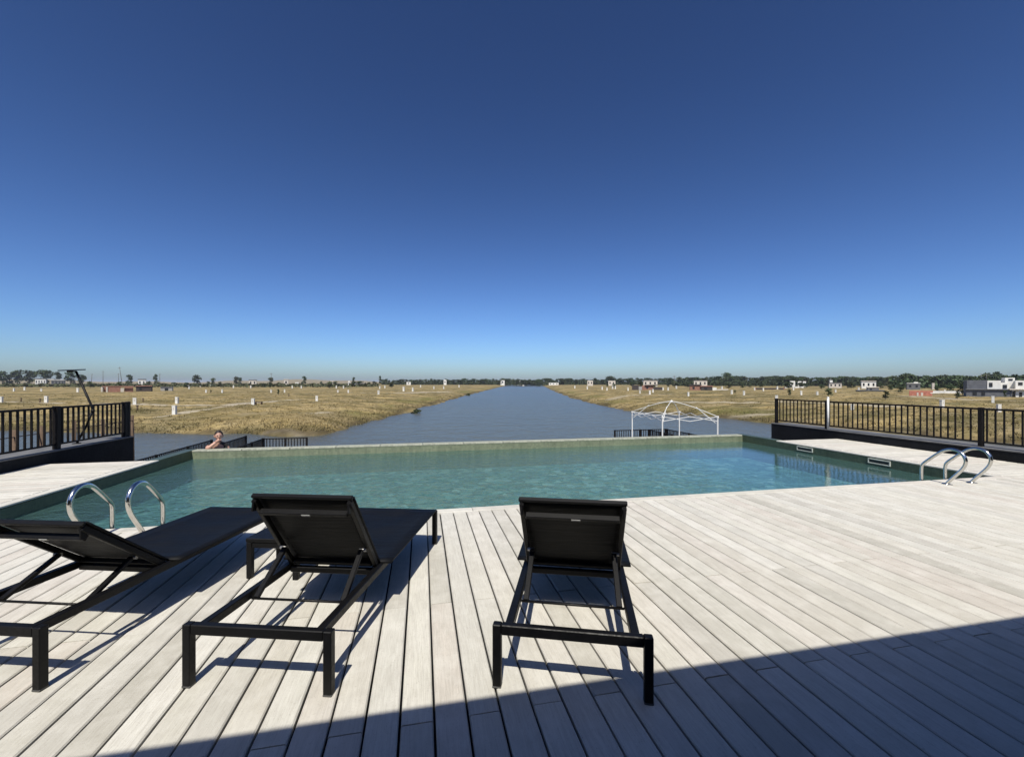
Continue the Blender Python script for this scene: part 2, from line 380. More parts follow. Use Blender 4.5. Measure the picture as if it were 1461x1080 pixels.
def ground_material():
    n = NT('dry_grassland'); v = n.coord('Object')
    def attr(k):
        a = n.node('ShaderNodeAttribute'); a.attribute_name = k; return a.outputs['Fac']
    big = n.noise(v, .03, 6, .6); mid = n.noise(v, .35, 6, .65); fine = n.noise(v, 3.0, 4, .6)
    pat = n.noise(n.coord('Object', (1.0, 2.6, 1.0)), .085, 6, .7, .8)
    c = n.ramp(big, [(.30, (0.100, 0.094, 0.031)), (.42, (0.195, 0.151, 0.061)), (.52, (0.277, 0.206, 0.085)), (.62, (0.189, 0.151, 0.053)), (.72, (0.100, 0.100, 0.026))])
    c = n.mix(n.ramp(pat, [(.42, .9), (.52, 0.0)]), c, (0.080, 0.071, 0.022))
    c = n.mix(n.ramp(pat, [(.53, 0.0), (.62, .95)]), c, (0.401, 0.301, 0.124))
    c = n.mix(n.ramp(mid, [(.38, 0.0), (.68, .7)]), c, (0.269, 0.219, 0.131))
    c = n.mix(n.ramp(mid, [(.30, .6), (.46, 0.0)]), c, (0.071, 0.060, 0.028))
    c = n.mix(n.ramp(fine, [(.36, .38), (.52, 0.0)]), c, (0.071, 0.057, 0.032))
    c = n.mix(n.math('MULTIPLY', attr('green'), .8), c, (0.106, 0.113, 0.028))
    c = n.mix(attr('soil'), c, n.mix(n.ramp(fine, [(.3, 0.0), (.7, 1.0)]), (0.297, 0.255, 0.184), (0.382, 0.340, 0.262)))
    c = n.mix(n.math('MULTIPLY', attr('damp'), .8), c, (0.042, 0.032, 0.019))
    return n.set(c, .95, 0, n.bump(n.mix(.5, mid, fine), .6, .22), .1)
gm.materials.append(ground_material())
go = bpy.data.objects.new('ground', gm); C.objects.link(go); tag(go, 'flat dry yellow grassland on both banks of the canal', None, None, 'structure')

def river_material():
    n = NT('silty_canal_water'); v = n.coord('Object')
    a = n.noise(n.coord('Object', (1.0, 1.0, 1.0)), .55, 5, .6, .3); b = n.noise(v, 2.6, 4, .6); p = n.noise(v, .02, 4, .6)
    st = n.ramp(p, [(.35, .55), (.65, .95)])
    nb = n.bump(a, st, .55); nb = n.bump(b, .6, .10, nb)
    return n.set(n.mix(n.ramp(p, [(.3, 0.0), (.7, 1.0)]), (.072, .078, .064), (.088, .092, .074)), .24, 0, nb, .27)
mb = MB(); mb.add([cw(-900, 8, RIVER), cw(900, 8, RIVER), cw(900, 1000, RIVER), cw(-900, 1000, RIVER)], [(0, 1, 2, 3)])
o = mb.build('river_water', river_material()); tag(o, 'wide straight grey blue canal running to the horizon', None, None, 'structure')

# ------------------------------------------------------------------ deck (planks), platform under it
XL, XR = -6.58, 10.55                       # parapet faces
PX0, PX1, PY0, PY1 = -4.82, 8.72, 5.02, 10.42   # pool opening
DEND = 9.25                                 # far end of the side decks
PITCH, GAP, BW, TH = .145, .0105, .1345, .024
deck = bpy.data.objects.new('deck', None); C.objects.link(deck); tag(deck, 'weathered pale grey timber decking around the pool', None, None, 'structure')
plank_jobs = []                              # (cx, cy, length, along_x)
x0 = -.31 - PITCH / 2
k0 = math.ceil((XL + .01 - x0) / PITCH)
k = k0
while x0 + (k + 1) * PITCH < XR - .005:
    cx = x0 + (k + .5) * PITCH
    cuts = ([-1.12, 1.88, 4.87] if k % 2 == 0 else [-1.12, -.13, 2.87, 4.87])
    for a, b in zip(cuts[:-1], cuts[1:]): plank_jobs.append((cx, (a + b) / 2, b - a - .006, False))
    k += 1
y = 4.875 + PITCH / 2                        # border boards on the pool edge, then the side decks
def xrun(xa, xb, yy):
    n = max(1, round((xb - xa) / 3.0)); L_ = (xb - xa) / n
    for i in range(n): plank_jobs.append((xa + (i + .5) * L_, yy, L_ - .005, True))
xrun(PX0 - .145, PX1 + .145, y); xrun(XL + .01, PX0 - .15, y); xrun(PX1 + .15, XR - .01, y)
def yrun(xx, ya, yb):
    n = max(1, round((yb - ya) / 3.0)); L_ = (yb - ya) / n
    for i in range(n): plank_jobs.append((xx, ya + (i + .5) * L_, L_ - .005, False))
yrun(PX0 - .07, PY0 + .005, DEND); yrun(PX1 + .07, PY0 + .005, DEND)
yy = PY0 + .005 + PITCH / 2
while yy + PITCH / 2 < DEND + .02:
    plank_jobs.append(((XL + .01 + PX0 - .145) / 2, yy, PX0 - .145 - XL - .012, True))
    plank_jobs.append(((XR - .01 + PX1 + .145) / 2, yy, XR - .01 - PX1 - .147, True)); yy += PITCH
def size_in_view(j):
    dep = j[0] * math.sin(YAW) + j[1] * math.cos(YAW); lat = j[0] * math.cos(YAW) - j[1] * math.sin(YAW)
    if dep + j[2] * .5 < 1.2: return 0
    dep = max(dep, 1.3); s = j[2] / dep ** 3
    return s if abs(lat) / dep < 1.35 + j[2] * .5 / dep else s * .01
plank_jobs.sort(key=size_in_view, reverse=True)
PM = {}
def prism_plank(L_, c=(0, 0, 0), ax=False, b=.006):
    w, t = BW / 2, TH / 2; prof = [(-w, -t), (w, -t), (w, t - b), (w - b, t), (-w + b, t), (-w, t - b)]
    vs = [((sy * L_ / 2, -x, z) if ax else (x, sy * L_ / 2, z)) for sy in (-1, 1) for x, z in prof]
    vs = [(v[0] + c[0], v[1] + c[1], v[2] + c[2]) for v in vs]
    fs = [(k, (k + 1) % 6, 6 + (k + 1) % 6, 6 + k) for k in range(6)] + [tuple(range(6)), tuple(range(11, 5, -1))]
    fs = [tuple(reversed(f)) for f in fs]
    return MB().add(vs, fs)
def plank_mesh(L_):
    q = round(L_, 2)
    if q not in PM: PM[q] = prism_plank(L_).mesh('plank', M['plank'])
    return PM[q]
rest = MB()
for i, (cx, cy, L_, ax) in enumerate(plank_jobs):
    dz = rnd.uniform(-.0012, .0012); rz = (math.pi / 2 if ax else 0) + rnd.uniform(-.0006, .0006)
    if i < 296: link('plank', plank_mesh(L_), deck, (cx + rnd.uniform(-.0008, .0008), cy, -TH / 2 + dz), (rnd.uniform(-.0004, .0004), rnd.uniform(-.006, .006), rz))
    else: (lambda q: rest.add(q.v, q.f))(prism_plank(L_, (cx, cy, -TH / 2 + dz), ax))
o = rest.build('plank', M['plank'], deck); tag(o, None, None, None, 'stuff')
sub = MB()                                   # dark concrete bed below the boards and the platform itself
def slab(m, xa, xb, ya, yb, za, zb): m.box(((xa + xb) / 2, (ya + yb) / 2, (za + zb) / 2), (xb - xa, yb - ya, zb - za))
slab(sub, XL + .004, XR - .004, -1.13, PY0 - .03, -5, -.034)
slab(sub, XL + .004, PX0 - .206, PY0 - .03, DEND - .01, -5, -.034); slab(sub, PX1 + .206, XR - .004, PY0 - .03, DEND - .01, -5, -.034)
o = sub.build('platform_base', M['dark_wall']); tag(o, 'dark concrete base carrying the pool deck', None, None, 'structure')
fl = MB(); slab(fl, -16, 20, -7, -1.14, -5, -.01); slab(fl, -16, XL - .62, -1.14, 4.4, -5, -.02); slab(fl, XR + .62, 20, -1.14, 4.4, -5, -.02)
o = fl.build('terrace_floor', M['concrete']); tag(o, 'grey concrete floor behind the deck', None, None, 'structure')

# ------------------------------------------------------------------ pool
pool = thing('swimming_pool', 'long rectangular infinity pool lined with green mosaic, set in the timber deck', 'pool', (PX0, PY0, 0))
def ppart(name, mat, xa, xb, ya, yb, za, zb, parent=pool):
    m = MB(); slab(m, xa - PX0, xb - PX0, ya - PY0, yb - PY0, za, zb); return m.build(name, mat, parent)
ppart('basin_floor', M['caustic_tile_floor'], PX0 - .2, PX1 + .2, PY0 - .02, PY1 + .2, -.80, -.62)
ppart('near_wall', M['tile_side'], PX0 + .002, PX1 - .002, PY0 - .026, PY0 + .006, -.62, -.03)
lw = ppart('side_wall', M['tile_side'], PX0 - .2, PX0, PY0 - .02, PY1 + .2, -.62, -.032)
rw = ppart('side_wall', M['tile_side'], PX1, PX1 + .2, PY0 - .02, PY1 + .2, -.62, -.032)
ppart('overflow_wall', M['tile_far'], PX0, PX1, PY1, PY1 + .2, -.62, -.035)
ppart('outer_wall', M['dark_wall'], PX0 - .2, PX1 + .2, PY1 + .2, PY1 + .3, -5, -.05)
# coping stones
n = 14; L_ = (PX1 - PX0) / n
for i in range(n):
    m = MB().box((0, 0, 0), (L_ - .008, .215, .034 + .004 * rnd.random()), None, .004)
    o = m.build('coping_stone', M['coping'], pool); o.location = ((i + .5) * L_, PY1 - PY0 + .1, -.017)
for xx in (PX0 - .1, PX1 + .1):
    for (ya, yb) in ((DEND, (DEND + PY1 + .2) / 2), ((DEND + PY1 + .2) / 2, PY1 + .2)):
        m = MB().box((0, 0, 0), (.2, yb - ya - .008, .034), None, .004)
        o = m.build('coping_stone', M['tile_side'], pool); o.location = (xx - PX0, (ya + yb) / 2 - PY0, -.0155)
for (ya, yb) in ((8.22, 8.62), (6.56, 6.95)):      # skimmer openings in the right wall
    cy = (ya + yb) / 2 - PY0; X = PX1 - PX0
    fr = MB()
    for zz in (-.055, -.135): fr.box((X - .006, cy, zz), (.03, .42, .018), None, .003)
    for s in (-1, 1): fr.box((X - .006, cy + s * .2, -.095), (.029, .02, .062), None, .003)
    f = fr.build('skimmer', M['skimmer'], pool)
    MB().box((X - .004, cy, -.095), (.012, .38, .062)).build('opening', M['dark_void'], f)
WATER = -.185
def pool_water_material():
    n = NT('pool_water'); v = n.coord('Object')
    a = n.noise(n.coord('Object', (1.0, 1.4, 1.0)), 3.1, 4, .6, .6); b = n.noise(n.coord('Object', (1.0, 1.5, 1.0)), 8.5, 3, .6, .5)
    sx = n.node('ShaderNodeSeparateXYZ'); n.L(v, sx.inputs[0])
    mr = n.node('ShaderNodeMapRange'); mr.inputs['From Min'].default_value = 1.0; mr.inputs['From Max'].default_value = 6.0; mr.inputs['To Min'].default_value = 1.0; mr.inputs['To Max'].default_value = .07
    n.L(sx.outputs[0], mr.inputs[0])
    nb = n.bump(a, n.math('MULTIPLY', mr.outputs[0], .42), .16); nb = n.bump(b, n.math('MULTIPLY', mr.outputs[0], .55), .06, nb)
    tr = n.node('ShaderNodeBsdfTransparent'); tr.inputs[0].default_value = (.68, .88, .87, 1)
    gl = n.node('ShaderNodeBsdfGlossy'); gl.inputs['Roughness'].default_value = .03; gl.inputs['Color'].default_value = (1, 1, 1, 1); n.L(nb, gl.inputs['Normal'])
    fr = n.node('ShaderNodeFresnel'); fr.inputs['IOR'].default_value = 1.333; n.L(nb, fr.inputs['Normal'])
    df = n.node('ShaderNodeBsdfDiffuse'); df.inputs['Color'].default_value = (.082, .165, .15, 1); n.L(nb, df.inputs['Normal'])
    body = n.node('ShaderNodeMixShader'); body.inputs[0].default_value = .40; n.L(tr.outputs[0], body.inputs[1]); n.L(df.outputs[0], body.inputs[2])
    mx = n.node('ShaderNodeMixShader'); n.L(fr.outputs[0], mx.inputs[0]); n.L(body.outputs[0], mx.inputs[1]); n.L(gl.outputs[0], mx.inputs[2])
    n.L(mx.outputs[0], n.out.inputs['Surface']); return n.m
mb = MB(); mb.add([(PX0 + .001, PY0 + .007, WATER), (PX1 - .001, PY0 + .007, WATER), (PX1 - .001, PY1 - .001, WATER), (PX0 + .001, PY1 - .001, WATER)], [(0, 1, 2, 3)])
o = mb.build('pool_water', pool_water_material()); tag(o, 'rippled teal pool water', None, None, 'structure')

# ------------------------------------------------------------------ parapets and railings
def parapet(xa, xb, ya, yb, label):
    t = thing('parapet_wall', label, 'wall', ((xa + xb) / 2, ya, 0))
    w = xb - xa; m = MB(); m.box((0, (yb - ya) / 2, (-5 + .185) / 2), (w, yb - ya, 5.185)); m.build('wall', M['dark_wall'], t)
    n = round((yb - ya) / 2.2); L_ = (yb - ya) / n
    for i in range(n):
        m = MB().box((0, (i + .5) * L_, .198), (w + .02, L_ - .006, .024), None, .003); m.build('cap_stone', M['ledge'], t)
parapet(XL - .6, XL, -1.1, 11.64, 'low black parapet wall with grey cap along the left deck')
parapet(XR, XR + .6, -1.1, 11.38, 'low black parapet wall with grey cap along the right deck')
def railing(name, label, a, b, posts, zb, zt, pitch, loose=None, rail=.045, post=.07, bal=.02, joined=False, group=None):
    """straight railing from a to b; posts at distances along it"""
    a = Vector(a); b = Vector(b); L_ = (b - a).length; t = thing(name, label, 'railing', (a.x, a.y, zb), math.atan2(b.y - a.y, b.x - a.x), group)
    h = zt - zb
    m = MB().box((L_ / 2, 0, h - rail * .4), (L_, rail, rail * .8), None, .004); m.build('top_rail', M['fence_metal'], t)
    m = MB().box((L_ / 2, 0, .09), (L_, rail * .7, rail * .7), None, .003); m.build('bottom_rail', M['fence_metal'], t)
    pm = MB().box((0, 0, (h + .012) / 2), (post, post, h + .012), None, .004).mesh('post', M['fence_metal'])
    for p in posts: link('post', pm, t, (p, 0, 0))
    hb = h - rail * .8 - .09; bm = MB().box((0, 0, .09 + hb / 2), (bal, bal, hb)).mesh('baluster', M['fence_metal'])
    n = int(L_ / pitch); J = MB()
    for i in range(n + 1):
        s = i * pitch
        if min(abs(s - p) for p in posts) < post * .7: continue
        if joined: J.box((s, 0, .09 + hb / 2), (bal, bal, hb))
        else: link('baluster', bm, t, (s, 0, 0))
    if joined: tag(J.build('baluster', M['fence_metal'], t), None, None, None, 'stuff')
    return t
railing('railing', 'dark metal baluster railing on the left parapet', (XL - .10, 11.60, 0), (XL - .10, 4.2, 0), [.0, .1, 1.98, 5.2], .21, 1.0, .132, bal=.026, post=.085)
railing('railing', 'dark metal baluster railing on the right parapet, behind the white pole', (XR + .11, 11.30, 0), (XR + .11, 3.0, 0), [.0, 1.68, 4.95, 8.2], .21, .957, .126, bal=.022)
TZ = -2.1
def tr_(label, a, b, top=-1.1, posts=None):
    L_ = (Vector(b) - Vector(a)).length; ps = posts or [0, L_ / 2, L_]
    return railing('terrace_railing', label, a, b, ps, TZ, top, .13, bal=.03, rail=.05, post=.08, joined=True)
tr_('low dark railing stretching along the left side of the lower terrace', (-9.2, 11.2, 0), (-9.2, 21.6, 0), -1.1, [0, 2.1, 4.2, 6.3, 8.4, 10.4])
tr_('short dark railing just right of the person, running away toward the canal', (-7.78, 17.2, 0), (-7.78, 21.5, 0), -.95)
tr_('dark railing facing the canal beyond the left pool corner', (-7.08, 21.6, 0), (-5.25, 21.6, 0), -1.1)
tr_('short dark railing leading to the railing beyond the left pool corner', (-7.08, 18.9, 0), (-7.08, 21.5, 0), -1.08)
tr_('dark railing facing the canal behind the gazebo frame', (10.15, 21.55, 0), (13.15, 21.55, 0), -1.1)
tr_('dark railing running from behind the gazebo toward the right pool corner', (13.2, 21.5, 0), (13.2, 15.6, 0), -1.1, [0, 2, 4, 5.9])
tr_('short dark railing inside the terrace behind the gazebo front leg', (12.1, 21.4, 0), (12.1, 19.2, 0), -1.1)
tm = MB(); slab(tm, -9.3, 13.3, PY1 + .3, 21.7, -5, TZ)
o = tm.build('lower_terrace', M['concrete']); tag(o, 'lower concrete terrace between the pool and the canal', None, None, 'structure')
tm = MB(); slab(tm, PX0 - .2, PX1 + .2, PY1 + .3, PY1 + 1.0, TZ, -1.21)
o = tm.build('overflow_ledge', M['concrete']); tag(o, 'concrete ledge below the overflow edge of the pool', None, None, 'structure')

# ------------------------------------------------------------------ clubhouse behind the camera (casts the roof shadow)
b = thing('clubhouse', 'dark clubhouse whose roof edge shades the near deck', 'building', (2, -6.6, 0))
RE = 1.975 - 2.78 / math.tan(SUN_EL) * math.cos(SUN_TRAVEL)
m = MB(); slab(m, -17, 17, -.5, RE + 6.6, 2.58, 2.78); m.build('roof', M['ceiling'], b)
m = MB(); slab(m, -16, 16, -.3, 0, -.01, 2.58); m.build('wall', M['dark_wall'], b)
for xx in (-7.5, 7.5):
    m = MB(); slab(m, xx - .15, xx + .15, 0, 5.0, -.01, 2.58); m.build('side_wall', M['dark_wall'], b)  # unseen walls, set close in to block sky light and darken the deck shade
for xx in (-12, -4, 4, 12):
    m = MB(); slab(m, xx - 1.6, xx + 1.6, .0, .03, .1, 2.3); m.build('window', M['glassdark'], b)

# ------------------------------------------------------------------ sun loungers
def make_lounger(loc, rz, theta, label, strut_y, sticker=True):
    W, L_, Hh, T = .74, 1.92, .30, .041
    t = thing('sun_lounger', label, 'sun lounger', loc, rz, 'black sun loungers facing the pool')
    lm = MB().box((0, 0, (Hh) / 2), (T, T, Hh), None, .004)
    feet = MB().box((0, 0, .005), (T + .0015, T + .0015, .010), None, .002)
    for (x, y) in ((-W / 2 + T / 2, T / 2), (W / 2 - T / 2, T / 2), (-W / 2 + T / 2, L_ - T / 2), (W / 2 - T / 2, L_ - T / 2)):
        l = lm.build('leg', M['black_metal'], t); l.location = (x, y, 0); f = feet.build('foot_cap', M['footcap'], l)
    for y, nm in ((T / 2, 'head_bar'), (L_ - T / 2, 'foot_bar')):
        MB().box((0, y, Hh - .024), (W - 2 * T - .002, T - .004, .048), None, .004).build(nm, M['black_metal'], t)
    rx = W / 2 - .075
    for s in (-1, 1):
        MB().box((s * rx, L_ / 2, Hh - .028), (.040, L_ - 2 * T - .002, .044), None, .004).build('side_rail', M['black_metal'], t)
    hy = .76; hz = Hh - .012
    # seat sling, sagging a little
    nx, ny = 8, 16; vs = []; top = []
    for j in range(ny + 1):
        for i in range(nx + 1):
            x = (i / nx - .5) * (W - .02); y = hy + .02 + (L_ - hy - .02) * j / ny
            z = Hh + .004 - .016 * (1 - (2 * i / nx - 1) ** 4) * (1 - (2 * j / ny - 1) ** 6)
            vs.append((x, y, z))
    k = len(vs); vs += [(x, y, z - .012) for x, y, z in vs]
    fs = []
    for j in range(ny):
        for i in range(nx):
            q = (j * (nx + 1) + i, j * (nx + 1) + i + 1, (j + 1) * (nx + 1) + i + 1, (j + 1) * (nx + 1) + i)
            fs.append(q); fs.append(tuple(a + k for a in reversed(q)))
    for i in range(nx):
        fs.append((i + 1, i, i + k, i + 1 + k)); e = ny * (nx + 1); fs.append((e + i, e + i + 1, e + i + 1 + k, e + i + k))
    for j in range(ny):
        a = j * (nx + 1); c = (j + 1) * (nx + 1); fs.append((a, c, c + k, a + k)); fs.append((c + nx, a + nx, a + nx + k, c + nx + k))
    MB().add(vs, fs, True).build('seat_sling', M['sling'], t)
    MB().box((0, hy - .03, Hh - .04), (2 * rx - .044, .035, .035), None, .004).build('hinge_bar', M['black_metal'], t)
    # backrest: local frame with s along the back, n towards the foot end
    bl = .635; ct, st = math.cos(theta), math.sin(theta)
    def bp(x, s, n): return Vector((x, hy - s * ct + n * st, hz + s * st + n * ct))
    bw = rx - .018
    back = bpy.data.objects.new('backrest', None)
    sl = MB(); nx, ny = 8, 12; vs = []
    for j in range(ny + 1):
        for i in range(nx + 1):
            sag = .014 * (1 - (2 * i / nx - 1) ** 4) * (1 - (2 * j / ny - 1) ** 6)
            vs.append(bp((i / nx - .5) * 2 * (bw + .016), .0 + bl * j / ny, .026 - sag))
    k = len(vs); vs += [v - Vector((0, st, ct)) * .010 for v in vs]; fs = []
    for j in range(ny):
        for i in range(nx):
            q = (j * (nx + 1) + i, (j + 1) * (nx + 1) + i, (j + 1) * (nx + 1) + i + 1, j * (nx + 1) + i + 1)
            fs.append(q); fs.append(tuple(a + k for a in reversed(q)))
    for i in range(nx):
        fs.append((i, i + 1, i + 1 + k, i + k)); e = ny * (nx + 1); fs.append((e + i + 1, e + i, e + i + k, e + i + 1 + k))
    for j in range(ny):
        a = j * (nx + 1); c = (j + 1) * (nx + 1); fs.append((c, a, a + k, c + k)); fs.append((a + nx, c + nx, c + nx + k, a + nx + k))
    bk = sl.add(vs, fs, True).build('backrest', M['sling'], t)
    up = Vector((0, st, ct))
    for s in (-1, 1):
        MB().bar(bp(s * bw, .0, -.008), bp(s * bw, bl, -.008), .026, .034, up, .004).build('back_frame', M['black_metal'], bk)
        MB().bar(bp(s * bw, bl - .003, -.0), bp(s * bw, bl - .05, -.052), .032, .012, Vector((1, 0, 0)), .002).build('head_bracket', M['black_metal'], bk)
    MB().bar(bp(-bw - .017, bl + .012, .006), bp(bw + .017, bl + .012, .006), .020, .028, up, .005).build('head_rail', M['black_metal'], bk)
    cb = MB().bar(bp(-bw + .02, bl - .075, -.035), bp(bw - .02, bl - .075, -.035), .022, .034, up, .003).build('back_crossbar', M['black_metal'], bk)
    if sticker:
        MB().bar(bp(-.005, bl - .075, -.0535), bp(.045, bl - .075, -.0535), .012, .002, up).build('sticker', M['tagwhite'], cb)
    MB().bar(bp(-bw + .02, .035, -.01), bp(bw - .02, .035, -.01), .03, .03, up, .003).build('back_crossbar', M['black_metal'], bk)
    # prop struts and the ratchet rod
    sp = .21
    for s in (-1, 1):
        a_ = bp(s * (bw - .035), sp, -.03); c_ = Vector((s * (rx - .045), strut_y, Hh - .045))
        st_ = MB().bar(a_, c_, .022, .030, Vector((1, 0, 0)), .003).build('prop_strut', M['black_metal'], t)
        MB().tube([a_ + Vector((s * -.012, 0, 0)), a_ + Vector((s * .03, 0, 0))], .012, 8).build('bolt', M['worn'], st_)
    MB().tube([(-rx + .02, strut_y, Hh - .048), (rx - .02, strut_y, Hh - .048)], .007, 8).build('ratchet_rod', M['black_metal'], t)
    return t
def lounger_at(right_leg, ang, *a):          # right_leg: outer head-end corner on the right, ang: turn to the right of +Y
    dx, dy = math.cos(ang), -math.sin(ang); W = .74
    return make_lounger((right_leg[0] - dx * W / 2, right_leg[1] - dy * W / 2, 0), -ang, *a)
lounger_at((-1.755, 2.43), R(16.4), R(39), 'leftmost black lounger, reclined lowest and cut off by the picture edge', .30)
lounger_at((-.41, 2.115), R(16.6), R(54), 'middle black lounger, its raised back overlapping the seat of the left one', .36)
lounger_at((1.02, 1.765), R(20.6), R(52), 'rightmost black lounger standing alone, one leg in the roof shadow', .34)
# low side table between the left and the middle lounger
t = thing('side_table', 'low black metal side table between the left and middle loungers', 'table', (-1.03, 3.66, 0), R(-16))
MB().box((0, 0, .285), (.40, .40, .03), None, .004).build('table_top', M['black_metal'], t)
for sx in (-1, 1):
    for sy in (-1, 1): MB().box((sx * .178, sy * .178, .135), (.04, .04, .27), None, .004).build('leg', M['black_metal'], t)
MB().box((0, -.178, .248), (.31, .03, .04), None, .003).build('apron', M['black_metal'], t)

# ------------------------------------------------------------------ pool ladder handrails
def smooth(pts, n=6):
    P = [Vector(p) for p in pts]; P = [P[0] * 2 - P[1]] + P + [P[-1] * 2 - P[-2]]; out = []
    for i in range(1, len(P) - 2):
        for k in range(n):
            t = k / n; a, b_, c, d = P[i - 1:i + 3]
            out.append(.5 * ((2 * b_) + (c - a) * t + (2 * a - 5 * b_ + 4 * c - d) * t * t + (3 * b_ - a - 3 * c + d) * t ** 3))
    out.append(P[-2]); return out
def ladder(x, sp, label):
    t = thing('pool_ladder', label, 'ladder', (x, PY0, 0))
    prof = smooth([(.05, -.6), (.05, -.4), (.05, .0), (.05, .17), (.03, .235), (-.03, .30), (-.16, .42), (-.25, .485), (-.345, .507), (-.43, .478), (-.48, .41), (-.485, .335), (-.445, .245), (-.33, .095), (-.26, .0)], 5)
    for s in (0, 1):
        r = MB().tube([(s * sp, p.x, p.y) for p in prof], .0215, 12).build('handrail', M['steel'], t)
        MB().lathe((s * sp, -.26, .0), [(.048, .001), (.048, .010), (.03, .018), (.022, .02)], 16).build('flange', M['steel'], r)
    for z in (-.30, -.52): MB().box((sp / 2, .06, z), (sp, .07, .025), None, .006).build('step', M['steel'], t)
ladder(-3.05, .445, 'steel pool ladder handrails at the left near corner of the pool')
ladder(7.33, .46, 'steel pool ladder handrails at the right near corner of the pool')

# ------------------------------------------------------------------ white pole and leaning solar lamp
p = at(1177.5, 10.55, .21); p = Vector((XR + .02, 9.50, .21))
t = thing('white_pole', 'thin white pole standing in front of the right railing', 'pole', p)
MB().tube([(0, 0, 0), (0, 0, .84)], .026, 12).build('pole', M['white_tube'], t); MB().lathe((0, 0, .84), [(.026, 0), (.03, .004), (.03, .018), (.012, .026)], 12).build('cap', M['white_tube'], t)
base = Vector((XL - .30, 10.40, .21))
t = thing('solar_lamp', 'bent black lamp pole with a flat solar panel, leaning behind the left railing', 'lamp', base)
d0 = base.x * math.sin(YAW) + base.y * math.cos(YAW)
def lp(u, v): return at(u, d0, yz(v, d0)) - base
MB().tube([(0, 0, 0), lp(124, 606), lp(132, 586)], .02, 10).build('lower_pole', M['black_metal'], t)
MB().tube([lp(133, 588), lp(131, 580), lp(108.5, 530)], .021, 10).build('upper_pole', M['black_metal'], t)
MB().lathe(lp(132.5, 586) - Vector((0, 0, .03)), [(.028, 0), (.032, .02), (.028, .06)], 10).build('joint', M['black_metal'], t)
top = lp(102.5, 528)
pn = MB().box(top, (.36, .22, .022), Euler((R(4), R(-2), -YAW)), .004).build('solar_panel', M['solar'], t)
MB().box(top - Vector((0, 0, .028)), (.12, .10, .03), Euler((0, 0, -YAW)), .005).build('lamp_head', M['black_metal'], pn)
MB().lathe((0, 0, 0), [(.07, 0), (.07, .012), (.025, .02)], 12).build('base_plate', M['black_metal'], t)

# ------------------------------------------------------------------ gazebo frame
h = 1.45
cl = [cw(4.21 * h, 15.1 * h), cw(4.49 * h, 12.87 * h), cw(6.14 * h, 12.87 * h), cw(5.86 * h, 15.1 * h)]      # left, front, right, back corners
ctr = sum(cl, Vector()) / 4
t = thing('gazebo_frame', 'white folding gazebo frame without canopy on the lower terrace', 'gazebo', (ctr.x, ctr.y, TZ))
CZ = -.02 - TZ; PZ = CZ + .60
K = [Vector((c.x - ctr.x, c.y - ctr.y, 0)) for c in cl]; up = Vector((0, 0, 1))
for c in K:
    l = MB().box(c + up * (CZ - .02) / 2, (.046, .046, CZ - .02), None, .004).build('leg', M['white_tube'], t)
    MB().box(c + up * .01, (.11, .11, .02), None, .003).build('foot_plate', M['white_tube'], l)
    MB().box(c + up * (CZ - .02), (.08, .08, .09), None, .006).build('corner_joint', M['white_tube'], l)
    pts = []
    for i in range(13):
        q = i / 12; pts.append(c * (1 - q) + up * (CZ + (PZ - CZ) * (math.sin(q * math.pi / 2) * .5 + q * .5)))
    MB().tube(pts, .014, 8).build('roof_rib', M['white_tube'], t)
    MB().bar(c * .97 + up * (CZ - .30), c * .55 + up * (CZ + .38), .018, .024).build('roof_brace', M['white_tube'], t)
MB().lathe((0, 0, PZ - .06), [(.06, 0), (.07, .03), (.05, .09), (.02, .11)], 12).build('peak_hub', M['white_tube'], t)
for i in range(4):
    a, b_ = K[i], K[(i + 1) % 4]; nseg = 2 if i % 2 else 3
    for j in range(nseg):
        p0 = a.lerp(b_, j / nseg); p1 = a.lerp(b_, (j + 1) / nseg)
        for (za, zb_) in ((CZ, CZ - .20), (CZ - .20, CZ)):
            MB().bar(p0 + up * za, p1 + up * zb_, .016, .024).build('truss_bar', M['white_tube'], t)

# ------------------------------------------------------------------ person leaning on the far pool wall
def skin_mesh(nodes, edges, levels=2):
    """continuous body surface grown round a skeleton: nodes = {name: (pos, rx, ry)}"""
    names = list(nodes); idx = {k: i for i, k in enumerate(names)}
    me = bpy.data.meshes.new('skeleton'); me.from_pydata([nodes[k][0] for k in names], [(idx[a], idx[b]) for a, b in edges], []); me.update()
    o = bpy.data.objects.new('tmp', me); C.objects.link(o)
    md = o.modifiers.new('skin', 'SKIN'); md.use_smooth_shade = True
    for i, k in enumerate(names):
        sv = me.skin_vertices[0].data[i]; sv.radius = (nodes[k][1], nodes[k][2]); sv.use_root = (i == 0)
    ss = o.modifiers.new('sub', 'SUBSURF'); ss.levels = levels; ss.render_levels = levels
    dg = bpy.context.evaluated_depsgraph_get(); nm = bpy.data.meshes.new_from_object(o.evaluated_get(dg)); 
    bpy.data.objects.remove(o); return nm
pc = at(312, 9.75); pc = Vector((pc.x, PY1 + .44, -1.21))
yawp = math.atan2(-pc.x, pc.y)                       # face the camera, which is to the right
t = thing('person', 'person in a black top leaning on the pool edge with a hand at the mouth', 'person', pc, yawp * .8 + R(6))
Z = 0.0
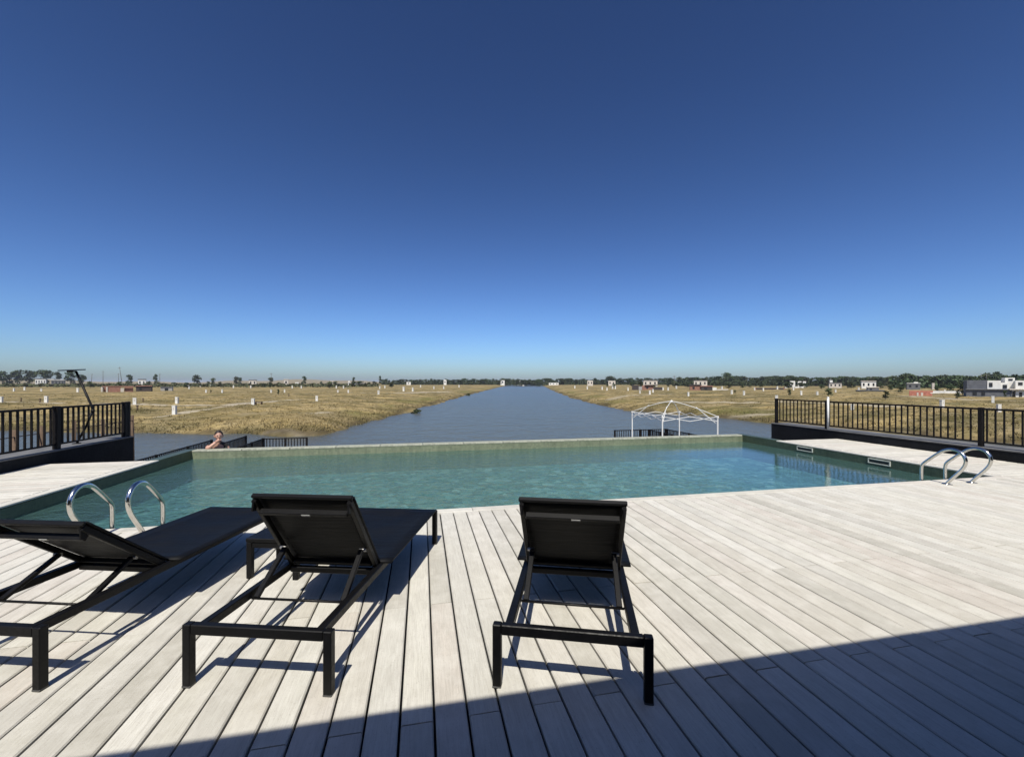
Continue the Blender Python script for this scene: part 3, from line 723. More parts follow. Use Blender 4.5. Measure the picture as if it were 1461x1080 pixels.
# local frame: -y is towards the pool/camera, z up; head top near z = 1.58
N = {'pelvis': ((0, .06, .86), .15, .11), 'waist': ((0, .03, 1.0), .135, .10), 'chest': ((0, -.02, 1.16), .155, .11), 'upch': ((0, -.05, 1.27), .12, .085), 'neck': ((0, -.075, 1.345), .05, .05), 'nk2': ((.005, -.10, 1.40), .048, .05),
     'shl': ((-.165, -.05, 1.25), .06, .06), 'ell': ((-.20, -.22, 1.21), .045, .045), 'wrl': ((-.035, -.20, 1.345), .03, .03),
     'shr': ((.165, -.05, 1.25), .06, .06), 'elr': ((.20, -.12, 1.02), .045, .045), 'wrr': ((.05, -.30, 1.06), .03, .03),
     'hpl': ((-.085, .06, .80), .09, .09), 'knl': ((-.09, .02, .45), .06, .06), 'anl': ((-.09, .05, .08), .04, .04), 'tol': ((-.095, -.09, .035), .038, .03),
     'hpr': ((.085, .06, .80), .09, .09), 'knr': ((.10, .02, .45), .06, .06), 'anr': ((.10, .06, .08), .04, .04), 'tor': ((.105, -.08, .035), .038, .03)}
Ed = [('pelvis', 'waist'), ('waist', 'chest'), ('chest', 'upch'), ('upch', 'neck'), ('neck', 'nk2'), ('upch', 'shl'), ('shl', 'ell'), ('ell', 'wrl'), ('upch', 'shr'), ('shr', 'elr'), ('elr', 'wrr'),
      ('pelvis', 'hpl'), ('hpl', 'knl'), ('knl', 'anl'), ('anl', 'tol'), ('pelvis', 'hpr'), ('hpr', 'knr'), ('knr', 'anr'), ('anr', 'tor')]
bm_ = skin_mesh(N, Ed, 2); bm_.materials.clear(); bm_.materials.append(M['blackcloth']); bm_.materials.append(M['skin'])
for p_ in bm_.polygons:
    c = p_.center
    skin = (c.z > 1.33) or (c.y < -.13 and c.z > 1.0) or (abs(c.x) > .185 and c.z < 1.24 and c.z > .95 and c.y < -.08) or c.z < .07
    p_.material_index = 1 if skin else 0
body = link('body', bm_, t)
# head: shaped sphere with nose, chin, ears
hc = Vector((.012, -.125, 1.475)); hm = MB(); nu, nv = 20, 14; vs = []; 
for j in range(nv + 1):
    ph = math.pi * j / nv
    for i in range(nu):
        th = 2 * math.pi * i / nu; x, y, z = math.sin(ph) * math.sin(th), -math.sin(ph) * math.cos(th), math.cos(ph)
        w = 1.0 if z > -.1 else 1.0 - .32 * min(1, (-.1 - z) / .9)
        X, Y_, Zz = x * .072 * w, y * .092 * (1 if y > 0 else (.96 - (.10 if z < -.5 else 0))), z * .108
        if y < -.75 and abs(x) < .22 and -.35 < z < .12: Y_ -= .018 * (1 - abs(x) / .22) * (1 - (z + .12) / .24 if z > -.12 else 1)
        if y < -.6 and abs(abs(x) - .38) < .2 and .0 < z < .22: Y_ += .008
        if y < -.7 and abs(x) < .35 and -.68 < z < -.5: Y_ -= .005
        vs.append(hc + Vector((X, Y_, Zz)))
fs = [(j * nu + i, (j + 1) * nu + i, (j + 1) * nu + (i + 1) % nu, j * nu + (i + 1) % nu) for j in range(nv) for i in range(nu)]
hd = hm.add(vs, fs, True).build('head', M['skin'], t)
for s in (-1, 1):
    MB().lathe((0, 0, 0), [(.004, -.03), (.016, -.02), (.018, .01), (.012, .03)], 8).build('ear', M['skin'], hd).location = hc + Vector((s * .074, .005, -.005))
    MB().lathe((0, 0, 0), [(.002, -.006), (.010, -.003), (.010, .003), (.002, .006)], 8).build('eye', M['hair'], hd).location = hc + Vector((s * .028, -.083, .012))
MB().box(hc + Vector((0, -.084, -.058)), (.036, .008, .008), None, .003).build('mouth', simple('lips', (.36, .12, .10), .5), hd)
hv = MB(); vs = []; nu, nv = 22, 9
for j in range(nv + 1):
    for i in range(nu):
        th = 2 * math.pi * i / nu; front = max(0, math.cos(th)); ph = (1.72 - .95 * front ** .7) * j / nv
        r_ = 1.0 + .05 * math.sin(i * 2.7 + j) + .04 * math.sin(i * 5.1 - j * 1.7)
        vs.append(hc + Vector((math.sin(ph) * math.sin(th) * .083 * r_, -math.sin(ph) * math.cos(th) * .103 * r_, math.cos(ph) * .121 * r_ + .004)))
fs = [(j * nu + i, (j + 1) * nu + i, (j + 1) * nu + (i + 1) % nu, j * nu + (i + 1) % nu) for j in range(nv) for i in range(nu)]
hv.add(vs, fs, True).build('hair', M['hair'], hd)
def hand(wrist, dirv, palm_n, curl):
    d_ = Vector(dirv).normalized(); nrm = Vector(palm_n); nrm = (nrm - d_ * nrm.dot(d_)).normalized(); sd_ = d_.cross(nrm); w = Vector(wrist)
    m = MB()
    m.tube([w - d_ * .01, w + d_ * .03, w + d_ * .06, w + d_ * .085], [.024, .030, .034, .030], 10)
    for i, (off, ln) in enumerate(((-.027, .062), (-.009, .072), (.009, .068), (.026, .054))):
        p0 = w + d_ * .078 + sd_ * off; pts = [p0]; cur = d_.copy(); a = 0
        for k in range(3): a += curl; cur = d_ * math.cos(a) + nrm * math.sin(a); pts.append(pts[-1] + cur * ln / 3)
        m.tube(pts, [.0095, .009, .008, .006], 6)
    p0 = w + d_ * .03 - sd_ * .026; m.tube([p0, p0 - sd_ * .024 + d_ * .018 + nrm * .01, p0 - sd_ * .03 + d_ * .045 + nrm * .02], [.012, .010, .007], 6)
    return m
hand(N['wrl'][0], (.06, .0, .06), (0, 1, 0), .55).build('hand', M['skin'], body)
hand(N['wrr'][0], (-.16, -.02, .01), (0, 0, -1), .25).build('hand', M['skin'], body)

# ------------------------------------------------------------------ trees
def crown_mesh(name, seed, hgt, wid, mat, nleaf=420, base=.22, leaf=.55, clumps=9):
    r = random.Random(seed); cl_ = []
    for i in range(clumps):
        a = r.uniform(0, 6.28); q = r.random(); zc = base + (1 - base) * (.12 + .76 * q)
        rr = wid * .5 * r.uniform(.15, .62) * (1 - .55 * abs(q - .4)); cl_.append((math.cos(a) * rr, math.sin(a) * rr, zc * hgt, wid * r.uniform(.17, .30), hgt * r.uniform(.10, .19)))
    m = MB()
    for i in range(nleaf):
        cx, cy, cz, cr, ch = r.choice(cl_); v = Vector((r.gauss(0, 1), r.gauss(0, 1), r.gauss(0, 1))).normalized() * (r.random() ** .4)
        p = Vector((cx + v.x * cr, cy + v.y * cr, cz + v.z * ch)); s = leaf * r.uniform(.5, 1.2)
        e = Euler((r.uniform(-1.2, 1.2), r.uniform(-1.2, 1.2), r.uniform(0, 6.28))).to_matrix()
        q = [p + e @ Vector(c) * s for c in ((-.5, -.35, 0), (.1, -.5, .1), (.55, .1, 0), (.05, .5, -.1), (-.45, .3, .05))]
        m.add(q, [(0, 1, 2, 3, 4)])
    return m.mesh(name, mat)
def trunk_mesh(seed, hgt, r0):
    r = random.Random(seed); m = MB(); top = Vector((r.uniform(-.3, .3), r.uniform(-.3, .3), hgt * .75))
    m.tube([(0, 0, -.3), top * .3 + Vector((.05, 0, 0)), top * .65, top], [r0, r0 * .8, r0 * .5, r0 * .2], 7)
    for i in range(5):
        a = r.uniform(0, 6.28); b0 = top * r.uniform(.3, .75); ln = hgt * r.uniform(.18, .32)
        m.tube([b0, b0 + Vector((math.cos(a) * ln * .5, math.sin(a) * ln * .5, ln * .45)), b0 + Vector((math.cos(a) * ln * .8, math.sin(a) * ln * .8, ln))], [r0 * .4, r0 * .25, r0 * .1], 5)
    return m.mesh('trunk', M['bark'])
KINDS = [(crown_mesh('crown', 1, 10, 9, M['leaf'], 520, .14, .95, 11), trunk_mesh(1, 10, .28)), (crown_mesh('crown', 2, 10, 12, M['leaf'], 560, .10, 1.0, 13), trunk_mesh(2, 9, .3)),
         (crown_mesh('crown', 3, 10, 6, M['leaf'], 420, .2, .8, 9), trunk_mesh(3, 10, .22)), (crown_mesh('crown', 4, 10, 8, M['leaf2'], 460, .15, .9, 10), trunk_mesh(4, 10, .26))]
def gz(p):
    x = p[0] * math.cos(YAW) - p[1] * math.sin(YAW); d = p[0] * math.sin(YAW) + p[1] * math.cos(YAW)
    return float(ground_z(np.array([x]), np.array([d]))[0])
def tree(u, d, vtop, kind, label, group=None, ws=1.0, name='tree'):
    p = at(u, d); z = gz(p); hgt = max(1.0, yz(vtop, d) - z)
    t = thing(name, label, 'tree', (p.x, p.y, z), rnd.uniform(0, 6.28), group); s = hgt / 10.0
    cr, tk = KINDS[kind]
    link('crown', cr, t, (0, 0, 0), (0, 0, 0), (s * ws, s * ws, s)); link('trunk', tk, t, (0, 0, 0), (0, 0, 0), (s, s, s)); return t
for u, v, kd, ws, lab in ((4, 529.5, 0, 1.0, 'dark tree at the far left edge of the horizon'), (14, 534, 1, .7, 'low dark tree second from the left edge on the horizon'), (25, 528, 0, 1.0, 'dark round tree third from the left on the horizon'),
                          (42, 528.5, 0, 1.05, 'dark upright tree just left of the white far house'), (62, 527.5, 1, 1.0, 'broad dark tree behind the white far house at left'), (81.5, 530.5, 2, 1.0, 'slim tree standing between the white house and the solar lamp'),
                          (101, 530, 0, 1.0, 'round dark tree seen behind the top of the solar lamp'), (117, 534.5, 0, .9, 'small dark tree just right of the solar lamp'), (184, 534.5, 2, 1.1, 'dark tree above the brick walls on the left horizon'),
                          (281, 534.8, 0, 1.1, 'dark round lone tree on the left horizon above the low white shed'), (336, 537, 3, 1.0, 'flat topped tree on the left horizon right of the white shed'), (342, 538.5, 1, .6, 'small dark tree on the left horizon right of the flat topped tree'),
                          (222, 533.5, 2, .8, 'narrow dark tree right of the brick walls'), (303, 539, 3, 1.0, 'small olive tree on the left horizon right of the round tree'), (386, 538.5, 1, .7, 'olive dark tree left of the pale far tower house'), (434, 536.5, 2, 1.0, 'small round tree on the left horizon near the pale tower house'),
                          (505, 538, 2, .8, 'thin tree left of where the left tree belt begins'), (542, 536, 2, .6, 'tall narrow tree at the start of the left tree belt')):
    tree(u, 470 + (u * 7) % 60, v, kd, lab, None, ws)
# tree belt: many trees, denser to the right
def belt(u0, u1, step, d, vt, kinds, label, group, amp=1.6):
    u = u0
    while u < u1:
        q = (u - u0) / (u1 - u0); v = vt[0] + (vt[1] - vt[0]) * q + rnd.uniform(-amp, amp)
        tree(u, d * rnd.uniform(.9, 1.12), v, rnd.choice(kinds), label, group, rnd.uniform(.85, 1.35)); u += step * rnd.uniform(.7, 1.3)
belt(545, 735, 4.8, 640, (541.5, 540.5), [0, 1, 3], 'one of the dark trees in the far belt left of the canal end', 'tree belt left of the canal', 1.2)
belt(738, 960, 5.2, 620, (541, 539.5), [0, 1, 1], 'one of the dark trees in the far belt right of the canal end', 'tree belt right of the canal', 1.4)
belt(955, 1120, 6.0, 470, (539.0, 537), [0, 1, 1, 3], 'one of the dark trees in the belt beyond the gazebo frame', 'tree belt beyond the gazebo', 1.7)
belt(1115, 1300, 6.8, 360, (537.5, 537), [0, 1, 1, 3], 'one of the dark trees in the belt behind the right railing', 'tree belt behind the right railing', 1.8)
belt(1290, 1475, 7.5, 250, (536, 536), [0, 1, 1, 3], 'one of the dark trees behind the white and grey houses at right', 'tree belt behind the houses', 2.2)
tree(1037, 440, 531.5, 1, 'tallest broad tree crown rising over the belt beyond the gazebo', None, .75)
tree(870, 600, 536.5, 1, 'broad tree crown rising over the belt left of the gazebo', None, 1.1)
tree(1408, 240, 532, 0, 'tall dark tree rising behind the grey and white house', None, 1.0)
tree(1422, 240, 530, 2, 'pointed dark tree rising behind the white house', None, .9)
tree(1296, 250, 532.5, 0, 'round tree rising over the belt above the red brick shell', None, 1.0)
# scrub filling the foot of the belts and the fringe of bushes on the left: a mass nobody could count
def scrub(name, label, u0, u1, n, d0, d1, hh, mat, seed, leaf=1.2):
    r = random.Random(seed); m = MB()
    for i in range(n):
        u = r.uniform(u0, u1); d = r.uniform(d0, d1); p = at(u, d); z = GROUND + .1 + hh * (r.random() ** 1.4) * (.6 + .4 * math.sin(u * .13) ** 2)
        s = leaf * r.uniform(.5, 1.3); e = Euler((r.uniform(-1.3, 1.3), r.uniform(-1.3, 1.3), r.uniform(0, 6.28))).to_matrix(); p = Vector((p.x, p.y, z))
        m.add([p + e @ Vector(c) * s for c in ((-.5, -.35, 0), (.1, -.5, .1), (.55, .1, 0), (.05, .5, -.1), (-.45, .3, .05))], [(0, 1, 2, 3, 4)])
    tag(m.build(name, mat), label, None, None, 'stuff')
scrub('belt_undergrowth', 'dark undergrowth along the foot of the far tree belt', 545, 1000, 12000, 600, 680, 6.5, M['leaf'], 3, 2.0)
scrub('belt_undergrowth', 'dark undergrowth at the foot of the right tree belt', 960, 1300, 13000, 380, 500, 7.0, M['leaf'], 4, 1.7)
scrub('belt_undergrowth', 'dark undergrowth behind the houses at right', 1270, 1500, 9000, 230, 280, 6.0, M['leaf'], 5, 1.3)
scrub('field_hedge', 'low olive scrub on the far left fields', -60, 540, 7000, 280, 520, 2.2, M['leaf2'], 6, 1.5)
# young trees on the lots and a shrub on the bank
for u, d, vt, kd, lab, ws in ((397, 104, 555, 2, 'young tree with a thin stem on the left bank lots', .75), (1127, 98, 555, 3, 'small bushy tree left of the white pole, beyond the right railing', .9), (1182, 90, 553, 3, 'small leafy tree behind the white pole', 1.0), (1264, 74, 557, 3, 'young tree beyond the right railing, left of the red brick shell', .9),
                              (1366, 82, 560, 0, 'small dark tree in front of the white boundary wall', .9), (301, 118, 560, 2, 'small dark sapling left of the sandy track', .7), (1049, 120, 556, 3, 'small olive tree beyond the right end of the gazebo', .9)):
    tree(u, d, vt, kd, lab, None, ws, 'young_tree')
for k in range(46):
    u = rnd.uniform(120, 560); tree(u, rnd.uniform(230, 460), rnd.uniform(543.5, 548.5), rnd.choice([0, 1, 3, 3]), 'low bushy tree scattered on the far left fields', 'low trees on the far left fields', rnd.uniform(.9, 1.6), 'bushy_tree')
for k in range(30):
    u = rnd.uniform(830, 1300); tree(u, rnd.uniform(200, 330), rnd.uniform(544, 549), rnd.choice([0, 1, 1, 3]), 'low bushy tree among the far houses right of the canal', 'low trees on the far right fields', rnd.uniform(.9, 1.6), 'bushy_tree')
for u, d, vt, kd, ws, lab in ((1373, 105, 545, 1, .8, 'dark bushy tree hugging the left side of the grey house'), (1356, 130, 549, 1, 1.0, 'broad dark tree behind the white boundary wall'), (1338, 135, 551, 1, .9, 'low dark tree behind the left half of the white boundary wall'), (1284, 125, 551, 1, 1.1, 'low dark tree just left of the red brick shell'), (1270, 150, 548, 3, 1.0, 'olive bushy tree left of the dark tree by the brick shell'), (1434, 86, 557, 1, .5, 'small dark bush in front of the white porch')):
    tree(u, d, vt, kd, lab, None, ws, 'bushy_tree')
def shrub(u, v, z, w, hh, mat, label, seed):
    d = (EYE - z) * F_PX / (v - HZ); p = at(u, d); p.z = gz(p) - .05
    t = thing('shrub', label, 'shrub', p); s = 1
    link('foliage', crown_mesh('foliage', seed, hh, w, mat, 260, .02, .32, 8), t); MB().tube([(0, 0, -.1), (.03, 0, hh * .3), (.05, .02, hh * .6)], [.05, .04, .02], 6).build('stem', M['bark'], t)
shrub(594, 586.5, -2.7, 1.6, 1.0, M['leaf'], 'dark green shrub at the water edge of the left bank', 11)
shrub(567, 591, -2.6, 1.2, .6, M['leaf2'], 'small olive shrub on the left bank beside the dark shrub', 12)
shrub(668, 562.5, -2.6, 2.2, .9, M['leaf2'], 'small shrub on the water line of the left bank near the canal end', 13)

# ------------------------------------------------------------------ meter pillars on the lots
PIL = {}
def pillar(u, v0, v1, label, group, w=None, mat='white'):
    hpx = v1 - v0; d = (EYE - GROUND) * F_PX / (v1 - HZ); p = at(u, d); z = gz(p)
    d = min(d, 420); hgt = max(.6, min(1.6, hpx * d / F_PX)); ww = w or max(.34, hgt * .42)
    t = thing('meter_pillar', label, 'pillar', (p.x, p.y, z - .05), rnd.uniform(-.5, .5), group)
    key = mat
    if key not in PIL:
        PIL[key] = (MB().box((0, 0, .47), (.9, .7, .94), None, .03).mesh('pillar_body', M[mat]), MB().box((0, 0, .97), (1.0, .8, .06), None, .02).mesh('pillar_cap', M[mat]), MB().box((0, -.352, .66), (.42, .02, .26), None, .01).mesh('meter_door', M['cream']))
    for nm, me in zip(('pillar_body', 'pillar_cap', 'meter_door'), PIL[key]): link(nm, me, t, (0, 0, 0), (0, 0, 0), (ww, ww, hgt + .05))
GL, GR = 'white meter pillars on the left bank', 'white meter pillars on the right bank'
for u, a, b_, lab in ((2, 566.5, 575, 'white pillar at the left picture edge above the railing'), (66, 564, 573.5, 'white pillar standing just above the left railing, left of the lamp pole'), (192, 567, 577, 'white pillar just right of the end of the left railing'),
                      (252.5, 566, 575.5, 'white pillar on the track, the rear one of the overlapping pair'), (249, 574, 587, 'tallest white pillar, the front one of the overlapping pair on the left bank'), (361, 567.5, 577.5, 'white pillar at the sandy track with a dark low bench beside it'),
                      (452, 563, 571, 'lone white pillar in the middle of the left bank'), (111, 554, 560, 'white pillar just left of the leaning lamp pole'), (576, 551.5, 558.5, 'white pillar on the left bank nearest the shrub'), (589, 553, 558.5, 'white pillar to the right of the one above the dark shrub'),
                      (540, 556.5, 562.5, 'white pillar at the left end of the pale track near the canal')): pillar(u, a, b_, lab, GL)
for u, b_ in ((20, 558.5), (35, 557), (59, 558.5), (294, 560), (317, 560), (387, 560), (406, 560), (482, 560.5), (497, 560.5), (417, 554), (430, 554), (480, 554), (490, 554), (542, 554.5), (549, 554), (619, 555), (633, 555), (600, 552.5), (655, 552.5), (270, 555), (333, 554), (358, 554)):
    pillar(u, b_ - 4.6 + (.8 if b_ < 556 else 0), b_, 'small white pillar far back on the left bank', GL)
for u, a, b_, lab in ((982, 559.5, 565.5, 'white pillar directly behind the gazebo peak'), (927, 557, 562.5, 'white pillar left of the gazebo, front one of a close pair'), (931.5, 555.5, 560.5, 'white pillar left of the gazebo, rear one of a close pair'), (913, 556.5, 561, 'white pillar left of the close pair beyond the gazebo'),
                      (1044, 557.5, 563.5, 'white pillar right of the gazebo, left one of two'), (1061.5, 558.5, 564.5, 'white pillar right of the gazebo, right one of two'), (1143, 558, 564, 'white pillar left of the small leafy tree behind the white pole'), (1166, 558.5, 564.5, 'white pillar beside the top of the white pole'),
                      (1108, 563, 572, 'white pillar rising behind the end post of the right railing'), (1216, 573, 581, 'white pillar seen through the right railing'), (1344, 571, 583, 'wide white pillar behind the right railing in front of the brick shell'), (1416.7, 565.5, 575, 'tall white pillar in front of the grey house'), (1425, 577, 588, 'white pillar just above the right railing near its last post')):
    pillar(u, a, b_, lab, GR)
for u, b_ in ((838, 555), (859, 556), (866, 557), (874, 555), (878, 555), (896, 557.6), (946, 557), (953, 557.3), (1076.6, 557.5), (1089, 558), (1109, 556), (1192, 560), (820, 553.5), (905, 555), (965, 555.5), (1030, 556), (1132, 557), (1225, 557)):
    pillar(u, b_ - 4.4, b_, 'small white pillar far back on the right bank', GR)
for i, (u, v, lab) in enumerate(((30, 572, 'short dark stake at the far left field'), (57, 574, 'short dark stake left of the white pillar behind the left railing'), (196, 584, 'dark stake right of the left railing end'), (204, 573, 'thin dark stake on the field right of the railing end'), (412, 566, 'dark stake right of the young tree'))):
    d = (EYE - GROUND) * F_PX / (v - HZ); p = at(u, d); z = gz(p); t = thing('stake', lab, 'stake', (p.x, p.y, z - .1))
    MB().tube([(0, 0, 0), (.01, 0, .7)], [.09, .075], 8).build('post', M['wood_post'], t); MB().box((0, 0, .66), (.2, .2, .1), None, .02).build('post_head', M['darkroof'], t)
d = (EYE - GROUND) * F_PX / (576.5 - HZ); p = at(369, d); t = thing('bench', 'low dark bench beside the white pillar on the sandy track', 'bench', (p.x, p.y, gz(p) - .03), -YAW)
MB().box((0, 0, .48), (1.0, .4, .08), None, .01).build('seat', M['wood_post'], t)
for s in (-1, 1): MB().box((s * .42, 0, .22), (.1, .36, .44), None, .01).build('leg', M['wood_post'], t)

# wire fence with wooden posts seen through the left railing
t = thing('wire_fence', 'wire fence on brown posts beyond the left railing', 'fence', (-9.0, 8, TZ))
for yy in (8.9, 10.3, 11.85, 12.5, 13.5, 14.6, 15.9):
    MB().tube([(0, yy - 8, 0), (rnd.uniform(-.03, .03), yy - 8, 2.5 + rnd.uniform(-.06, .06))], [.05, .045], 8).build('post', M['wood_post'], t)
for zz in (1.2, 1.75, 2.35): MB().tube([(0, .9, zz), (0, 3.5, zz - .03), (0, 7.9, zz)], .012, 5).build('wire', M['darkroof'], t)
ob = MB(); slab(ob, -9.3, XL - .602, 4.45, PY1 + .28, -5, TZ + .002); tag(ob.build('lower_terrace', M['concrete']), 'lower concrete ledge left of the parapet', None, None, 'structure')

# ------------------------------------------------------------------ buildings across the water
def house(u, d, label, parts, name='house', rz=0.0, cat='building', win=()):
    """parts: (part name, u0, u1, vtop, vbottom or None for the ground, depth m, dz forward, material)"""
    p = at(u, d); z0 = gz(p) - .15; phi = math.atan((u - CX) / F_PX); ry = -YAW - phi * .88 + rz
    t = thing(name, label, cat, (p.x, p.y, z0), ry)
    def X(uu): return (uu - u) / F_PX * d * math.cos(phi)
    objs = []
    for (nm, u0, u1, vt, vb, dep, fw, mt) in parts:
        zt = yz(vt, d) - z0; zb = 0 if vb is None else yz(vb, d) - z0
        m = MB().box(((X(u0) + X(u1)) / 2, dep / 2 - fw, (zt + zb) / 2), (X(u1) - X(u0), dep, max(.05, zt - zb)), None, .02); objs.append(m.build(nm, M[mt], t))
    for (u0, u1, vt, vb, fw) in win:
        zt = yz(vt, d) - z0; zb = yz(vb, d) - z0
        f = MB().box(((X(u0) + X(u1)) / 2, -fw - .03, (zt + zb) / 2), (X(u1) - X(u0), .1, zt - zb), None, .01).build('window', M['glassdark'], t)
    return t
house(1420, 92, 'large modern house of grey and white boxes at the right edge', [
    ('grey_block', 1378, 1408, 542.5, None, 8, 0, 'greyw'), ('white_block', 1408.2, 1428, 543, None, 7, .1, 'white'), ('ground_floor', 1376, 1441, 556, None, 1.2, 1.3, 'greyw'), ('roof_band', 1375, 1442, 555, 556.2, 1.6, 1.6, 'ledge'),
    ('upper_box', 1436, 1450, 539, None, 5, -2, 'white'), ('white_wing', 1449, 1466, 543, None, 6, -.6, 'white'), ('side_block', 1428.3, 1439, 546, None, 6, -.3, 'white'), ('porch_wall', 1447, 1460, 557, None, 1.0, 1.2, 'white'), ('porch_roof', 1438, 1464, 554.5, 556, 2.5, 1.8, 'cream'), ('porch_column', 1440.5, 1442, 556, None, .3, 1.4, 'greyw')],
    win=[(1411, 1416, 546, 552, .1), (1431, 1437, 549, 554, -.3), (1441, 1447, 540.5, 543, -2), (1443, 1446.5, 557.5, 566, 1.0), (1452, 1456, 559, 565, 1.2), (1386, 1392, 559, 564, 1.3), (1399, 1404, 559, 564, 1.3), (1453, 1459, 545.5, 549.5, -.6)])
for u, vt in ((1400, 533), (1407.5, 534)):
    p = at(u, 94); z = yz(543, 94); t = thing('mast', 'thin mast on the grey house roof, ' + ('left' if u < 1404 else 'right') + ' one', 'mast', (p.x, p.y, z))
    MB().tube([(0, 0, -.05), (0, 0, yz(vt, 94) - z)], .035, 6).build('pole', M['ledge'], t); MB().box((0, 0, yz(vt, 94) - z - .1), (.7, .05, .05)).build('crossarm', M['ledge'], t)
house(1315, 98, 'unfinished red brick shell with pale door openings', [('back_wall', 1299, 1330, 560, None, .3, -3, 'redbrick'), ('pier', 1301, 1305, 559, None, .4, 0, 'redbrick'), ('pier', 1308, 1310.5, 560, None, .4, 0, 'cream'), ('pier', 1314, 1317, 560, None, .4, 0, 'cream'), ('pier', 1320, 1322, 560, None, .4, 0, 'redbrick'), ('pier', 1327, 1330, 561, None, .4, 0, 'redbrick'), ('lintel', 1297, 1331, 557.5, 560, .5, .02, 'redbrick'), ('low_wall', 1310, 1316, 565, None, .3, .1, 'cream')], 'brick_shell')
house(1345, 120, 'long low white boundary wall right of the brick shell', [('wall', 1317, 1373, 557.8, 562.5, .4, 0, 'white'), ('base', 1317.2, 1372.8, 562.4, None, .38, -.05, 'darkgreen'), ('pillar', 1347, 1349, 556, None, .5, .08, 'white')], 'boundary_wall', cat='wall')
house(1245, 150, 'long dark green low shed beyond the right railing', [('wall', 1222, 1262, 557.5, None, 5, 0, 'darkgreen'), ('roof', 1221.5, 1262.5, 556.8, 557.6, 5.4, .2, 'greyw')], 'shed', win=[(1236, 1239, 558.5, 560.5, 0)])
house(1247, 170, 'pale grey low house on top of the dark green shed line', [('wall', 1238, 1254, 553, None, 6, 0, 'ledge'), ('roof', 1237.5, 1254.5, 552.4, 553.2, 6.5, .2, 'cream')], 'far_house', win=[(1241, 1244, 554, 557, 0)])
def far(u0, u1, vt, d, mat, label, roof=None, nw=2, name='far_house'):
    uc = (u0 + u1) / 2; w = u1 - u0; parts = [('wall', u0, u1, vt, None, max(3, w / F_PX * d * .6), 0, mat)]
    if roof: parts.append(('roof', u0 - .4, u1 + .4, vt - .7, vt + .02, max(3.6, w / F_PX * d * .6 + .6), .3, roof))
    zb = HZ + (EYE - GROUND) / d * F_PX; wins = []
    for i in range(nw):
        a = u0 + w * (i + .3) / nw; wins.append((a, a + w * .35 / nw, vt + (zb - vt) * .25, vt + (zb - vt) * .6, 0))
    house(uc, d, label, parts, name, 0, 'building', wins)
far(50, 65.5, 540.5, 420, 'white', 'white far house under the broad tree at left', 'ledge', 4)
far(73, 92, 542.5, 440, 'ledge', 'long pale grey far house right of the white one', 'white', 4)
far(197, 208, 541.5, 380, 'white', 'white far house on the left horizon above the brick walls', 'darkroof', 2)
far(266, 273, 549.5, 300, 'white', 'small white shed left of the long low white shed', None, 1)
far(285, 305, 550, 330, 'white', 'long low white shed on the left fields', 'white', 3)
far(308, 314, 550.5, 340, 'cream', 'pale shed right of the long white shed', None, 1)
far(355, 366, 542.5, 420, 'cream', 'pale far house between the trees on the left horizon', 'ledge', 2)
far(405, 411.5, 541.5, 380, 'cream', 'pale tower house on the left horizon', 'cream', 1)
far(421, 426, 545.5, 370, 'white', 'small white house right of the pale tower house', None, 1)
far(471, 475.5, 543.5, 400, 'cream', 'small cream house in the middle of the left horizon', None, 1)
far(496.5, 499.5, 543.5, 400, 'white', 'narrow white house right of the cream one on the left horizon', None, 1)
far(502, 522, 547.6, 390, 'white', 'long white shed left of the left tree belt', 'ledge', 4)
far(580, 586, 545, 560, 'white', 'small pale house in the left tree belt', None, 1)
far(633, 637, 542, 560, 'white', 'narrow white house front in the left tree belt', None, 1)
far(714, 720, 542.6, 600, 'white', 'small white house over the left end of the canal head', None, 1)
far(741, 748, 542.4, 600, 'white', 'small white house above the canal head', None, 2)
far(732, 745, 546.2, 780, 'white', 'low white building at the head of the canal', None, 3)
far(783, 797, 546.2, 560, 'white', 'low white building on the right bank at the canal head', None, 3)
far(838, 846, 543, 420, 'cream', 'cream far house left of the dark brick ruins', None, 2)
far(868, 878, 543.3, 430, 'cream', 'pale far house under the broad tree crown left of the gazebo', None, 2)
far(918, 938, 542.8, 330, 'cream', 'cream far house behind the dark unfinished walls left of the gazebo', 'ledge', 3)
far(990, 1009, 542.8, 320, 'cream', 'pale flat roofed house behind the gazebo peak', 'darkroof', 3)
far(1127, 1134.5, 543.6, 280, 'white', 'white far house with a square window left of the white pole', None, 1)
far(1138.5, 1143.5, 544, 285, 'white', 'narrow white far house beside the square windowed one', None, 1)
far(1145.5, 1150, 544, 290, 'white', 'white narrow far house, right one of three near the white pole', None, 1)
far(1120, 1146.5, 551.8, 240, 'white', 'long low white shed left of the white pole', None, 3)
far(1183, 1201, 546.5, 240, 'cream', 'pale far house right of the white pole', 'ledge', 3)
far(1184, 1188, 542.5, 245, 'white', 'white water tank tower behind the pale house right of the pole', None, 0)
far(1229, 1250, 544, 210, 'white', 'white far house with overhanging roof behind the right railing', 'cream', 3)
far(1294, 1313, 547.3, 190, 'ledge', 'grey green far house above the red brick shell', 'white', 2)
far(1304, 1310, 545, 200, 'white', 'small white block on the roof line above the red brick shell', None, 1)
far(1330, 1333.5, 546.5, 190, 'cream', 'narrow cream chimney like house above the white boundary wall', None, 0)
house(175, 138, 'unfinished low brown brick house walls on the left fields', [('wall', 144.5, 147, 552, None, 4, 0, 'cream'), ('wall', 147.2, 151.5, 552.6, None, .3, -2, 'brick'), ('wall', 151.7, 154, 552, None, 4, .2, 'cream'), ('wall', 154.2, 172, 552, None, .3, 0, 'brick'), ('lintel', 146, 191, 550.8, 552, .35, .1, 'brick'), ('wall', 172.2, 177, 554, None, .3, .4, 'cream'), ('wall', 177.2, 190, 552.1, None, .3, -.6, 'brick')], 'brick_ruin')
